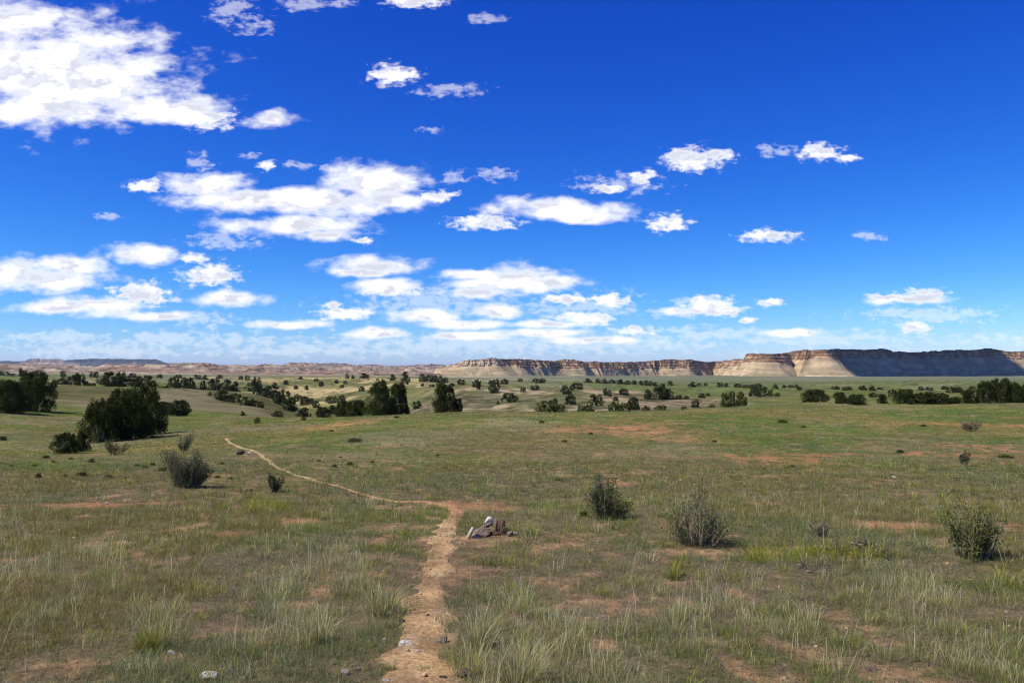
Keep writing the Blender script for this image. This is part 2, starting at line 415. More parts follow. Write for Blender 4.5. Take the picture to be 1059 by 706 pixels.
P += tufts(7.5, 14, 300, 14, .95, .85, True)
P += tufts(14, 26, 105, 9, 1.0, 1.6, True)
P += tufts(26, 48, 36, 7, 1.0, 3.0, False)
P += tufts(48, 100, 10, 6, 1.1, 5.5, False)
# flat litter: dry blades lying on the soil
def litter_bits(n, y0, y1):
    y = np.sqrt(rng.uniform(y0**2, y1**2, n)); x = rng.uniform(-1, 1, n)*(.66*y+.8); ok = trail_dist(x, y) > .85; x, y = x[ok], y[ok]; n = len(x)
    cb = np.array([.26, .21, .15])*rng.uniform(.35, 1.5, (n, 1))
    return blades(x, y, rng.uniform(.02, .09, n), .0032*rng.uniform(.7, 1.5, n)*max(1, y0/6), rng.uniform(1.2, 1.52, n), rng.uniform(0, 6.28, n), cb, cb*1.1, seg3=False, lift=.013+.012*rng.random(n)*max(1, y0/6))
P.append(litter_bits(200000, 3.2, 9)); P.append(litter_bits(150000, 9, 18)); P.append(litter_bits(100000, 18, 34))
V, Ff, Cc = join(P)
print('grass tris', len(Ff))
tag(link('grass', mesh_np('grass', V, Ff, Cc), M_grass), 'short grey green grass and dry bunchgrass covering the foreground', 'grass', kind='stuff')

# ------------------------------------------------------------------ individual grass tufts
def grass_tuft(px, row, hpx, wpx, kind, label, cat='grass tuft', group=None, n=150):
    x, y = hit(px, row); s = y/F
    h0, w0, ln, c0, c1 = KINDS[kind]; H = hpx*s; Rr = wpx*s*.22
    a0 = rng.uniform(0, 2*np.pi, n); rr = np.sqrt(rng.random(n))*Rr
    hgt = H*rng.uniform(.45, 1.1, n); lean = np.abs(rng.normal(.12+.5*rr/Rr, .30)); b = rng.uniform(.7, 1.25, n)
    c0a = np.array(c0)*b[:, None]; c1a = np.array(c1)*b[:, None]; dry = rng.random(n) < .4; c1a[dry] = np.array([.58, .48, .22])*b[dry][:, None]
    if kind == 'straw':
        t = rng.random(n) < .25; c1a[t] = (.80, .74, .46); c0a[t] = (.45, .40, .22)
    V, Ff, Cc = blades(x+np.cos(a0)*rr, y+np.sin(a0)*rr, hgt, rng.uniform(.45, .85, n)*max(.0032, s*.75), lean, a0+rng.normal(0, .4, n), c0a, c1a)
    z = float(ground(x, y)); V = V-np.array([x, y, z])
    o = link('grass_tuft', mesh_np('grass_tuft', V, Ff, Cc), M_grass, loc=(x, y, z))
    return tag(o, label, cat, group)
GT = 'large bunchgrass tufts in the foreground'
grass_tuft(152, 672, 38, 42, 'lime', 'yellow green tuft with white seed heads beside a bare patch with a white stone', group=GT, n=260)
grass_tuft(160, 668, 62, 40, 'straw', 'tall white tipped stalks rising behind the yellow green tuft', group=GT, n=60)
grass_tuft(577, 497, 12, 13, 'straw', 'small straw coloured tuft alone on the open green slope', n=160)
grass_tuft(538, 706, 58, 90, 'straw', 'broad pale tuft right of the trail at the bottom of the photo', group=GT, n=520)
grass_tuft(497, 672, 58, 44, 'straw', 'pale tuft overhanging the right edge of the trail beside the grey stone', group=GT, n=240)
grass_tuft(395, 637, 46, 50, 'straw', 'pale tuft on the left edge of the trail where it narrows', group=GT, n=260)
grass_tuft(330, 665, 50, 42, 'straw', 'pale tuft well left of the trail near two small dark hollows', group=GT, n=220)
grass_tuft(405, 694, 13, 16, 'green', 'small green tuft growing in the dirt of the trail', group=GT, n=90)
grass_tuft(440, 694, 12, 30, 'straw', 'low straw tuft growing in the middle of the trail', group=GT, n=90)
grass_tuft(697, 600, 24, 20, 'lime', 'small yellow green tuft in front of the twin topped sagebrush', group=GT, n=150)
grass_tuft(550, 553, 14, 30, 'lime', 'yellow green tuft beside the heap of stones and wood', group=GT, n=200)

# ------------------------------------------------------------------ shrubs and junipers
def leaves(P, size, nrm_bias, cols, elong=1.8):
    """one small quad (two tris) per point, random orientation"""
    n = len(P); a = rng.normal(size=(n, 3)); a += nrm_bias; a /= np.linalg.norm(a, axis=1)[:, None]
    b = rng.normal(size=(n, 3)); b -= (b*a).sum(1)[:, None]*a; b /= np.linalg.norm(b, axis=1)[:, None]+1e-9
    sz = size*rng.uniform(.6, 1.4, n)[:, None]
    V = np.stack([P-b*sz*.35, P+b*sz*.35, P+a*sz*elong], 1).reshape(-1, 3)
    Ff = np.arange(n*3).reshape(-1, 3)
    return V, Ff, np.repeat(cols, 3, axis=0)
def tube(p0, p1, r0, r1, sides=5, wob=0.0, seg=4, col=None):
    p0 = np.array(p0, float); p1 = np.array(p1, float); ax = p1-p0; L = np.linalg.norm(ax); ax /= L
    a = np.cross(ax, [0, 0, 1.] if abs(ax[2]) < .9 else [1., 0, 0]); a /= np.linalg.norm(a); b = np.cross(ax, a)
    t = np.linspace(0, 1, seg+1); off = np.zeros((seg+1, 3)); off[1:] = np.cumsum(rng.normal(0, wob*L/seg, (seg, 3)), 0)
    th = np.arange(sides)*2*np.pi/sides
    V = []
    for i, tt_ in enumerate(t):
        c_ = p0+(p1-p0)*tt_+off[i]; r = r0+(r1-r0)*tt_
        V.append(c_+(np.cos(th)[:, None]*a+np.sin(th)[:, None]*b)*r)
    V = np.vstack(V); Fs = []
    for i in range(seg):
        for j in range(sides):
            q = i*sides+j; q2 = i*sides+(j+1) % sides
            Fs += [(q, q2, q2+sides), (q, q2+sides, q+sides)]
    for j in range(1, sides-1): Fs.append((0, j+1, j)); e = seg*sides; Fs.append((e, e+j, e+j+1))
    cc = np.tile(np.array(col if col is not None else (.2, .18, .15)), (len(V), 1))
    return V, np.array(Fs), cc, c_
def crown_mesh(name, nclump, nleaf, leaf, gaps=0.0, pointy=0.0, base=(.046, .060, .018)):
    """unit juniper crown: radius ~.5 in x, y, height 1; clumps on a dome that reaches to the ground"""
    Ps, Ns, Cs, ends = [], [], [], []
    for k in range(nclump):
        t = rng.random()**1.15; a = rng.uniform(0, 2*np.pi)
        zc = .05+.87*t
        rmax = .5*math.sqrt(max(1-((zc-.32)/.70)**2, .02))*(1-pointy*zc*.6)
        rmax *= .82+.36*vn(np.array(a*1.6+7*nclump), np.array(zc*3.))
        rr = rmax*(rng.random()**.45)*.90
        cc = np.array([math.cos(a)*rr, math.sin(a)*rr, zc]); ends.append(cc)
        cr = rng.uniform(.06, .125)*(1-.35*zc)
        m = int(nleaf*rng.uniform(.6, 1.4))
        dd = rng.normal(size=(m, 3)); dd /= np.linalg.norm(dd, axis=1)[:, None]; dd *= (rng.random((m, 1))**.4)*cr
        dd[:, 2] *= 1.55; dd[:, :2] *= .9
        Ps.append(cc+dd); Ns.append(dd/cr*.9+np.array([cc[0], cc[1], .25])*1.2)
        col = np.array(base)*rng.uniform(.7, 1.35)*np.array([rng.uniform(.9, 1.25), 1, rng.uniform(.8, 1.1)])
        Cs.append(col*rng.uniform(.75, 1.3, (m, 1)))
    # stray sprays outside
    Pp = np.vstack(Ps); Nn = np.vstack(Ns); Cc = np.vstack(Cs)
    ok = Pp[:, 2] > .01
    V, Ff, cc = leaves(Pp[ok], leaf, Nn[ok], Cc[ok])
    return mesh_np(name, V, Ff, cc), ends
def trunk_mesh(name, ends, n=9):
    parts = []; lean = rng.normal(0, .03, 2)
    for k in range(3):
        a = rng.uniform(0, 6.28); p = np.array([.03*math.cos(a), .03*math.sin(a), -.04]); q = np.array([.13*math.cos(a), .13*math.sin(a), .38])
        v, f, c_, e = tube(p, q, .035, .020, 7, .06, 4); parts.append((v, f, c_))
        for j in range(n//3+1):
            t = ends[rng.integers(len(ends))]; v, f, c_, _ = tube(e if j else q*.6, t*.92, .015, .005, 5, .08, 4); parts.append((v, f, c_))
    V, Ff, Cc = join(parts); return mesh_np(name, V, Ff, None, smooth=True)
PN = []
for k in range(6):
    cm, ends = crown_mesh('juniper_crown', [150, 120, 170, 130, 110, 160][k], [150, 170, 130, 150, 160, 140][k], .020, pointy=[0, .5, .1, .3, .8, 0][k])
    PN.append((cm, trunk_mesh('juniper_trunk', ends)))
PM = []          # mid distance: fewer, larger sprays
for k in range(6):
    cm, ends = crown_mesh('juniper_crown', 46+4*k, 42, .050, pointy=[0, .4, .1, 0, .6, .2][k])
    PM.append((cm, trunk_mesh('juniper_trunk', ends, 3)))
PG = []          # greener bushes
for k in range(3):
    cm, ends = crown_mesh('bush_crown', 60, 48, .045, pointy=.1, base=(.085, .100, .028))
    PG.append((cm, trunk_mesh('bush_trunk', ends, 3)))
def plant(px, top, base, wpx, protos, name, label, cat, group, Yd=None, k=None, parts=True):
    if Yd is None: x, y = hit(px, base)
    else: y = Yd; x = ray(px, base)[0]*y
    z = float(ground(x, y)); s = y/F
    ztop = EYE+y*ray(px, top)[1]
    H = max(ztop-z, .3*s*(base-top), .25); Wd = wpx*s*1.12
    cm, tm_ = protos[rng.integers(len(protos)) if k is None else k]
    e = bpy.data.objects.new(name, None); C.objects.link(e); e.location = (x, y, z-.02*H)
    e.rotation_euler = (0, 0, rng.uniform(0, 6.28)); e.scale = (Wd*rng.uniform(.92, 1.08), Wd, H*1.03); e.empty_display_size = .2
    link('crown', cm, M_jun, e); link('trunk', tm_, M_bark, e)
    return tag(e, label, cat, group)
ORD = ['leftmost', 'second', 'third', 'fourth', 'fifth', 'sixth', 'seventh', 'eighth', 'ninth', 'tenth', 'eleventh', 'twelfth', 'thirteenth', 'fourteenth', 'fifteenth', 'sixteenth', 'seventeenth', 'eighteenth', 'nineteenth', 'twentieth',
       'twenty-first', 'twenty-second', 'twenty-third', 'twenty-fourth', 'twenty-fifth', 'twenty-sixth', 'twenty-seventh', 'twenty-eighth', 'twenty-ninth', 'thirtieth']
def ordinal(i, n):
    if i == n-1 and n > 1: return 'rightmost of the'
    if i == 0: return 'leftmost of the'
    return ORD[i]+' from the left of the'
def stand(lst, protos, phrase, group, name='juniper', cat='juniper tree', Yd=None):
    lst = sorted(lst, key=lambda q: q[0])
    for i, q in enumerate(lst):
        plant(q[0], q[1], q[2], q[3], protos, name, ordinal(i, len(lst))+' '+phrase, cat, group, Yd=q[4] if len(q) > 4 else Yd)
# near, each with its own label
for px, t, b, w, k, lab in [
    (8, 392, 427, 38, 0, 'left half of the dark double juniper at the photo edge casting a shadow'),
    (34, 384, 425, 42, 2, 'taller right half of the dark double juniper at the photo edge'),
    (104, 411, 457, 40, 3, 'left juniper of the big dark clump, behind the small round juniper'),
    (130, 401, 454, 50, 2, 'middle and broadest juniper of the big dark clump left of the trail'),
    (151, 397, 450, 42, 4, 'tallest right hand juniper of the big dark clump with shade at its foot'),
    (67, 447, 469, 24, 0, 'small round juniper at the front left foot of the big dark clump'),
    (84, 445, 467, 17, 4, 'narrow little juniper touching the right side of the small round one'),
    (185, 413.5, 430, 22, 5, 'low rounded juniper just right of and behind the big dark clump'),
    (169, 415, 428, 17, 1, 'olive green juniper hidden partly behind the big dark clump')]:
    plant(px, t, b, w, PN, 'juniper', lab, 'juniper tree', 'large dark junipers on the left slope', k=k)
for px, t, b, w, k, yy, lab in [
    (394, 392, 429, 33, 4, 84, 'tallest pointed juniper standing behind the grassy crest left of centre'),
    (411, 396, 429, 26, 1, 86, 'second juniper joined to the right side of the tall pointed one on the crest'),
    (459, 397, 426, 28, 1, 80, 'cone shaped lone juniper on the crest right of the tall pair'),
    (473, 411, 425, 13, 3, 80, 'small juniper leaning on the right side of the cone shaped one'),
    (368, 413, 430, 24, 0, 86, 'low broad juniper left of the tall pair on the crest'),
    (354, 414, 430, 15, 5, 88, 'small round juniper left of the low broad one behind the crest'),
    (334, 420, 431, 17, 3, 84, 'squat juniper bush alone on the edge of the crest below the spur')]:
    plant(px, t, b, w, PN, 'juniper', lab, 'juniper tree', 'junipers standing behind the grassy crest', k=k, Yd=yy)
for px, t, b, w, k, lab in [
    (843, 402, 416, 25, 0, 'broad dome shaped juniper, first big one right of centre on the plain'),
    (868, 405, 412, 13, 3, 'small juniper topping the pair right of the broad dome shaped one'),
    (870, 409, 417, 14, 2, 'ragged juniper in front of the pair beside the round one'),
    (886, 407.5, 418.5, 18, 5, 'neat round dark juniper right of the ragged pair'),
    (912, 407, 417, 12, 1, 'small juniper standing between the round one and the hedge like row'),
    (936, 401.5, 417, 23, 3, 'first juniper of the hedge like row on the right, with sloping top'),
    (957, 405, 417, 22, 0, 'second juniper of the hedge like row on the right'),
    (973, 406, 417.5, 18, 2, 'third juniper of the hedge like row on the right, greyish top'),
    (987, 410, 417, 11, 5, 'lowest juniper of the hedge like row on the right'),
    (1000, 403, 416.5, 17, 1, 'juniper just left of the big group at the right edge'),
    (1020, 394, 416, 22, 1, 'left juniper of the tallest group at the right edge'),
    (1036, 391, 416, 27, 2, 'tallest middle juniper of the group at the right edge'),
    (1050, 395, 416, 20, 4, 'juniper right of the tallest one at the right edge'),
    (1062, 397, 415, 18, 0, 'last juniper of the group, cut by the right edge')]:
    plant(px, t, b, w, PN, 'juniper', lab, 'juniper tree', 'junipers in a row on the right of the plain', k=k)
stand([(750, 406, 424, 10), (757, 404, 424.5, 9), (766, 405, 424, 13)], PG, 'leafy green bushes clumped on the near crest', 'leafy green bushes on the near edge', 'leafy_bush', 'bush', 80)
stand([(565, 414, 427, 23), (579, 418, 427, 15), (601, 419, 427, 9), (609, 417.5, 426, 12)], PG, 'low green bushes in the gully below the brown bank', 'green gully bushes', 'leafy_bush', 'bush', 95)
stand([(635, 414, 427, 13), (646, 416, 427, 12), (668, 419, 427, 10), (684, 418.5, 426, 14), (707, 420, 426, 8), (736, 418, 424, 9)], PG, 'low green bushes peering over the near crest', 'green bushes behind the crest', 'leafy_bush', 'bush', 92)
stand([(345, 419, 428, 13), (314, 421, 431, 14), (287, 424.5, 431, 13), (266, 431, 438, 6), (314, 430.5, 434.5, 6), (251, 425, 430, 5)], PM, 'small bushes on the near ground below the spur', 'bushes below the spur')
stand([(286, 410.5, 417, 9), (343, 409, 417, 14), (354, 408, 416, 9)], PG, 'thin olive bushes on the floor of the valley', 'olive bushes on the valley floor', 'leafy_bush', 'bush')
stand([(230, 403.5, 414, 19), (243, 406, 416, 15), (254, 410, 419, 13), (262, 412.5, 420, 9), (269, 415, 421.5, 8), (217, 405, 409, 5)], PM, 'junipers in a line down the grassy spur', 'junipers lining the near spur')
stand([(262, 395, 405, 19), (275, 399, 410, 15), (284, 403, 413, 11), (293, 402, 416, 15), (300, 411, 425, 18), (308, 407, 415, 9), (315, 409.5, 419, 12), (322, 412, 418, 6), (327, 414, 421.5, 8), (289, 407, 418, 12)], PM, 'junipers crowding the far side of the spur', 'junipers behind the spur', Yd=None)
stand([(170, 399, 404.5, 14), (182, 395.5, 404.5, 8), (195, 398, 405, 13), (204, 401, 406, 9)], PM, 'junipers in a low row on the grassy hill', 'junipers on the hill crest', Yd=232)
stand([(58, 393, 399, 15), (73, 387, 399, 23), (82, 385, 393, 12), (116, 384, 399, 27), (129, 389, 400, 20), (142, 389, 400, 16), (153, 388, 400, 20), (90, 394, 398.5, 5), (96, 396, 399, 8)], PM, 'junipers just over the brow of the left hill', 'junipers over the left brow', Yd=262)
stand([(2, 383.5, 391, 15), (13, 386, 390, 10), (22, 381, 386, 7), (38, 383, 390, 17), (65, 383.5, 388, 6), (98, 384, 388, 10), (128, 385, 388.5, 6), (137, 385.5, 388.5, 9)], PM, 'far junipers before the pink badlands', 'junipers before the left badlands', Yd=700)
stand([(165, 386.5, 392, 6), (184, 387, 390.5, 8), (204, 387, 392, 8), (212, 387.5, 390.5, 6), (227, 387.5, 392, 8), (249, 388, 393.5, 5), (256, 387.5, 390.5, 5)], PM, 'tiny junipers along the foot of the badlands', 'tiny junipers at the badlands foot', Yd=640)
stand([(179, 390, 396, 14), (189, 390, 396, 14), (198, 390, 396, 9), (210, 393, 400.5, 7), (221, 391.5, 396.5, 14), (235, 392, 402, 14), (243, 394, 403, 10), (265, 389, 397.5, 12)], PM, 'junipers between the hill crest and the badlands', 'junipers behind the hill crest', Yd=330)
stand([(284, 395.5, 402, 9), (295.5, 393, 397.5, 6), (306, 398, 402.5, 5), (317, 398, 403, 4.5), (311, 389, 392.5, 5), (327, 391, 394.5, 5), (332, 394, 399.5, 6), (348, 392.5, 396.5, 5), (357, 393, 397.5, 4.5), (353.5, 397, 401.5, 5), (359, 386, 391.5, 4.5), (365, 388, 391.5, 4), (377, 385.5, 391, 10), (374, 399, 404.5, 6.5), (381, 404, 406.5, 3)], PM, 'small junipers dotting the yellow slope', 'junipers on the yellow slope', Yd=None)
stand([(406, 387, 392.5, 6.5), (419, 384, 391.5, 9), (437, 386, 392, 9), (444, 387, 392, 8), (450, 388, 392.5, 8), (456, 388.5, 393, 7), (461, 389.5, 393.5, 6)], PM, 'junipers in a dark line below the tan mesa end', 'junipers below the mesa end', Yd=640)
stand([(416, 394, 400.5, 6), (421, 393, 397.5, 4), (437, 396, 399.5, 4), (447, 397, 400.5, 7), (455, 393.5, 400, 9), (467, 396, 399.5, 7), (477, 391.5, 398, 8), (493, 392, 400, 9), (495, 397, 402.5, 5), (507, 393, 397, 5), (511, 393, 406, 12), (513, 391.5, 397, 6), (522, 391.5, 397, 9)], PM, 'junipers along the rim of the brown bank', 'junipers on the brown rim')
stand([(527, 405.5, 415.5, 17), (515, 414, 418, 4), (541, 400, 405.5, 5.5), (431, 414, 422.5, 9), (553, 398, 403, 9), (574, 411, 418.5, 5.5), (590, 407, 418.5, 11), (616, 407, 419.5, 15), (637, 410, 414.5, 6), (654, 410, 424, 12), (658, 411, 424, 8), (719, 413, 421.5, 8)], PM, 'junipers on the face of the brown bank', 'junipers on the brown bank')
stand([(586, 398, 407.5, 11.5), (597, 395, 402.5, 12), (626, 401, 408.5, 5.5), (630, 403, 409.5, 6), (645, 401, 408.5, 10), (670, 403, 412.5, 10), (683, 397, 412.5, 15), (691, 402, 412.5, 13), (702, 408, 412.5, 7), (710, 409, 412.5, 6), (726, 406.5, 411.5, 8), (732, 406, 409.5, 5)], PM, 'junipers on the green bench above the bank', 'junipers on the green bench')
stand([(538, 391, 394.5, 5), (555, 391, 396, 9), (561, 391, 396, 8), (608, 391, 395.5, 9), (618, 391.5, 396, 6), (625, 391.5, 396.5, 8), (633, 392, 396.5, 8), (641, 392, 397, 8), (649, 393, 397.5, 9), (656, 393, 397.5, 6), (663, 393.5, 398, 5), (670, 393, 398.5, 9), (677, 395, 399, 8), (693, 393.5, 398.5, 6)], PM, 'junipers in the dark dotted line across the plain', 'junipers lined across the plain')
stand([(716, 394.5, 400, 8.5), (723, 395.5, 399, 5), (730, 395.5, 399, 4.5), (744, 395, 400, 7.5), (751, 396, 400, 5), (763, 396, 400.5, 8), (771, 397.5, 401, 7), (777, 397, 401, 6), (784, 396, 402, 8)], PM, 'junipers in the dotted line nearer the cliffs', 'junipers in the second line')
stand([(780, 399, 409.5, 12), (788, 399.5, 409.5, 14), (797, 402, 409.5, 6), (804, 406, 409.5, 7)], PM, 'junipers in the knot beside the broad dome', 'junipers in the dark knot')
stand([(802, 397, 402, 6.5), (811, 398, 401, 5.5), (818, 397.5, 401, 7), (824, 397.5, 401, 6), (827, 400, 403, 6), (864, 399, 402.5, 8), (876, 399.5, 403.5, 10), (892, 398.5, 403.5, 9), (902, 399, 404, 8), (910, 400, 403, 6), (903, 405.5, 410.5, 9), (923, 402, 410, 9), (952, 399.5, 403.5, 6), (961, 400, 403.5, 8), (977, 399, 402.5, 7), (984, 399.5, 406, 12), (991, 400, 406, 10), (1005, 399, 406, 11), (1048, 398, 402, 6)], PM, 'small junipers below the shaded cliff', 'junipers below the shaded cliff')

# sagebrush: twigs plus leaf sprays, foreground
def sagebrush(px, top, base, wpx, label, lobes, leafc=(.135, .16, .095), dead=0, n=7000, group='sagebrush in the open grass', twigc=60, cat='sagebrush', lsz=.016):
    x, y = hit(px, base); s = y/F; H = (base-top)*s; Wd = wpx*s; z = float(ground(x, y))
    e = bpy.data.objects.new('sagebrush', None); C.objects.link(e); e.location = (x, y, z); e.empty_display_size = .2
    tw, lf = [], []
    lo = np.array(lobes, float)        # (x -1..1, height 0..1, radius)
    tips = []
    for k in range(twigc):
        L = lo[rng.integers(len(lo))]
        ex = (L[0]+rng.normal(0, .38)*L[2])*Wd*.53; ey = rng.normal(0, .22)*Wd; ez = max(.12, L[1]+rng.normal(0, .30)*L[2])*H
        r0 = .010 if rng.random() < .3 else .005
        v, f, c_, e2 = tube((ex*.42, ey*.42, -.02), (ex, ey, ez*.97), r0, .0018, 4, .07, 5); tw.append((v, f, c_)); tips.append((ex, ey, ez))
        for j in range(3):
            q = np.array((ex, ey, ez))*rng.uniform(.45, .8); v, f, c_, _ = tube(q, q+rng.normal(0, .16, 3)*np.array([Wd, Wd, H])+np.array([0, 0, .12*H]), .0035, .0015, 3, .08, 3); tw.append((v, f, c_))
    tips = np.array(tips); m = n//len(tips)
    for t in tips:
        fr = rng.uniform(.12, 1.05, m)**.7; P_ = t[None]*np.stack([.42+.58*fr, .42+.58*fr, fr], 1)+rng.normal(0, 1, (m, 3))*np.array([.04*Wd, .04*Wd, .05*H])
        ok = P_[:, 2] > .02; P_ = P_[ok]
        cc = np.array(leafc)*rng.uniform(.65, 1.35, (len(P_), 1))*rng.uniform(.8, 1.2)
        lf.append(leaves(P_, lsz*max(1, s/.016), np.array([0, 0, 1.0]), cc, 1.5))
    V, Ff, Cc = join(tw); link('branches', mesh_np('sagebrush_branches', V, Ff), M_dead, e)
    V, Ff, Cc = join(lf); link('leaves', mesh_np('sagebrush_leaves', V, Ff, Cc), M_sage, e)
    for k in range(dead):
        dx = rng.uniform(-.25, .35); v, f, c_, _ = tube((dx*Wd*.4, -.08*Wd, 0), ((dx-.25)*Wd, -.15*Wd, H*rng.uniform(.35, .6)), .012, .004, 5, .04, 5)
        link('dead_stem', mesh_np('dead_stem', v, f, None, True), M_dead, e)
    return tag(e, label, cat, group)
sagebrush(625, 496, 537, 52, 'dark rounded sagebrush in the middle of the grass, heavier on its right', [(-.5, .55, .5), (0, .9, .5), (.35, .95, .4), (.75, .35, .4), (-.2, .6, .6), (.2, .5, .7)], leafc=(.085, .098, .032), n=7000)
sagebrush(722, 510, 563, 70, 'ragged twin topped sagebrush with bleached dead stems at its base', [(.02, 1.12, .16), (0, 1.05, .15), (-.75, .60, .2), (-.5, .85, .15), (.5, .6, .35), (.3, .7, .35), (-.8, .35, .3), (.75, .4, .3)], leafc=(.135, .155, .045), dead=7, n=3000)
sagebrush(1007, 526, 577, 60, 'wide topped sagebrush with grey stems near the right edge', [(-.7, .8, .4), (-.2, .95, .5), (.3, .85, .5), (.75, .7, .4), (0, .6, .6), (-.4, .6, .5)], leafc=(.125, .14, .035), n=5200)
sagebrush(192, 466, 504, 42, 'dark grey sagebrush left of the trail bend with a pale stem on its left', [(-.75, .95, .3), (0, .65, .5), (.6, .7, .5), (-.2, .5, .7), (.85, .4, .3)], leafc=(.085, .095, .045), dead=2, n=10000)
sagebrush(285, 492, 509, 21, 'small dark sagebrush just below the curving trail', [(-.5, .8, .5), (.3, .8, .5), (0, .6, .6)], leafc=(.075, .082, .036), n=2600, twigc=30)
sagebrush(119, 457, 470, 24, 'low grey mound of brush in front of the big dark juniper clump', [(-.5, .8, .5), (.5, .7, .5), (0, .8, .6)], leafc=(.135, .13, .06), n=1600, twigc=24)
sagebrush(190, 451, 466, 20, 'pale feathery bush behind the dark grey sagebrush', [(-.4, .6, .5), (.5, 1, .3), (0, .6, .6)], leafc=(.24, .225, .11), n=1500, twigc=24)
sagebrush(848, 541, 555, 26, 'sparse grey twiggy brush behind the fallen dead branches', [(-.5, .8, .5), (.4, .9, .5), (0, .6, .6)], leafc=(.15, .13, .075), n=500, twigc=44)
sagebrush(1004, 434, 446, 20, 'flat grey dead bush far out on the right below the juniper row', [(-.5, .7, .5), (.5, .7, .5), (0, .8, .6)], leafc=(.17, .14, .08), n=900, twigc=30)
sagebrush(998, 468, 482, 12, 'little dark green bush on the right beside red soil', [(-.4, .8, .5), (.4, .8, .5)], leafc=(.07, .09, .035), n=900, twigc=20)

# small cushion shrubs on the near slope
def cushion(nm, c, seed):
    m = 420; dd = rng.normal(size=(m, 3)); dd[:, 2] = np.abs(dd[:, 2]); dd /= np.linalg.norm(dd, axis=1)[:, None]
    dd *= (rng.random((m, 1))**.35); P_ = dd*np.array([.5, .5, .62])*rng.uniform(.7, 1.25, (m, 1))
    P_[:, :2] *= (.8+.4*vn(np.arctan2(dd[:, 1], dd[:, 0])*1.3+seed, 0*dd[:, 0]))[:, None]
    cc = np.array(c)*rng.uniform(.6, 1.4, (m, 1))
    return mesh_np(nm, *leaves(P_, .12, dd*1.0+np.array([0, 0, .6]), cc, 2.4))
CU = [cushion('low_shrub', (.075, .085, .026), 1), cushion('low_shrub', (.12, .13, .030), 4), cushion('low_shrub', (.115, .105, .05), 8)]
def lows(lst, phrase, group):
    lst = sorted(lst)
    for i, (px, row, w, h, k) in enumerate(lst):
        x, y = hit(px, row); s = y/F
        o = link('low_shrub', CU[k], M_sage, loc=(x, y, float(ground(x, y))-.01)); o.rotation_euler = (0, 0, rng.uniform(0, 6.28))
        o.scale = (w*s*1.1, w*s*1.1, h*s*1.25); tag(o, ordinal(i, len(lst))+' '+phrase, 'low shrub', group)
lows([(3, 455, 7, 5, 0), (48, 474, 6, 4, 0), (95, 478, 5.5, 4.5, 0), (40, 494, 6, 6, 0), (85, 493, 9, 6.5, 0), (112, 494, 8, 4, 2), (11, 482, 4, 3, 1), (35, 482, 4, 3, 1), (68, 493, 5, 3, 0), (131, 494, 4, 2.5, 0), (55, 478, 4, 3, 1), (73, 475, 4, 3, 1)], 'small dark shrubs below the small round juniper', 'small dark shrubs on the left slope')
lows([(142, 482, 5, 3.5, 1), (150, 484, 6, 4, 1), (158, 481, 5, 4, 1), (168, 487, 7, 5, 1), (230, 480, 5, 3, 0), (225, 494, 5, 4, 1), (239, 496, 6, 4, 0), (258, 508, 6, 4, 0), (232, 487, 4, 3, 1), (215, 488, 5, 3, 1)], 'yellowish little shrubs around the dark grey sagebrush', 'little shrubs around the sagebrush')
lows([(346, 483, 5, 4, 0), (362, 481, 6, 4, 0), (351, 489, 3, 2, 0), (330, 477, 4, 2.5, 0), (367, 457, 11, 5, 2), (385, 478, 4, 2.5, 0), (352, 473, 3, 2, 0), (343, 446, 4, 2, 0), (410, 432, 5, 2.5, 0), (453, 471, 3, 2, 0)], 'small dark shrubs right of the curving trail', 'small dark shrubs right of the trail')
lows([(584, 457, 5, 3, 0), (611, 449, 4, 2.5, 0), (560, 437, 5, 3, 1), (604, 534, 8, 7, 0), (955, 441, 5, 3, 0), (831, 442, 5, 2.5, 0), (931, 468, 6, 4, 0), (809, 437, 9, 4, 1), (818, 483, 10, 3, 0), (1040, 473, 14, 4, 1), (739, 457, 5, 2.5, 0), (702, 596, 14, 9, 1)], 'low shrubs scattered over the open grassy slope', 'low shrubs on the open slope')

# ------------------------------------------------------------------ rocks and dead wood
def rock_mesh(seed, sub=3, flat=1.0):
    import bmesh
    bm = bmesh.new(); bmesh.ops.create_icosphere(bm, subdivisions=sub, radius=1)
    Vv = np.array([v.co[:] for v in bm.verts]); Ff = np.array([[v.index for v in f.verts] for f in bm.faces]); bm.free()
    r2 = np.random.default_rng(seed)
    for k in range(16):                                       # chop flat facets
        n = r2.normal(size=3); n /= np.linalg.norm(n); dd = r2.uniform(.42, .85); t = Vv@n
        Vv = Vv-np.outer(np.maximum(t-dd, 0), n)
    Vv *= (1+.12*(fbm(Vv[:, 0]*2+seed, Vv[:, 1]*2+Vv[:, 2]*1.7, 3, seed)-.5))[:, None]*np.array([1, 1, flat])
    return mesh_np('rock', Vv, Ff)
M_white = rockmat('white_quartz', (.50, .43, .34), (.76, .70, .60), 4, .03)
M_pink = rockmat('pinkish_rock', (.40, .30, .24), (.58, .48, .40), 3, .02)
M_grey = rockmat('grey_rock', (.13, .098, .068), (.27, .205, .145), 4, .03)
M_dark = rockmat('dark_rock', (.05, .036, .028), (.14, .10, .075), 4, .03)
M_redr = rockmat('dark_red_rock', (.07, .03, .024), (.14, .065, .05), 3, .03)
def rock(px, row, w, h, m, label, seed, depth=.8, group=None, cat='stone', rz=0, lift=0):
    x, y = hit(px, row); s = y/F; a = w*s/2
    o = link('stone', rock_mesh(seed), m, loc=(x, y, float(ground(x, y))+h*s*.25+lift)); o.scale = (a*1.1, a*depth, h*s*.62); o.rotation_euler = (0, 0, rz)
    return tag(o, label, cat, group)
GS = 'loose stones by the trail'
rock(421, 668, 17, 9, M_white, 'bright white stone lying in the middle of the trail', 3, group=GS)
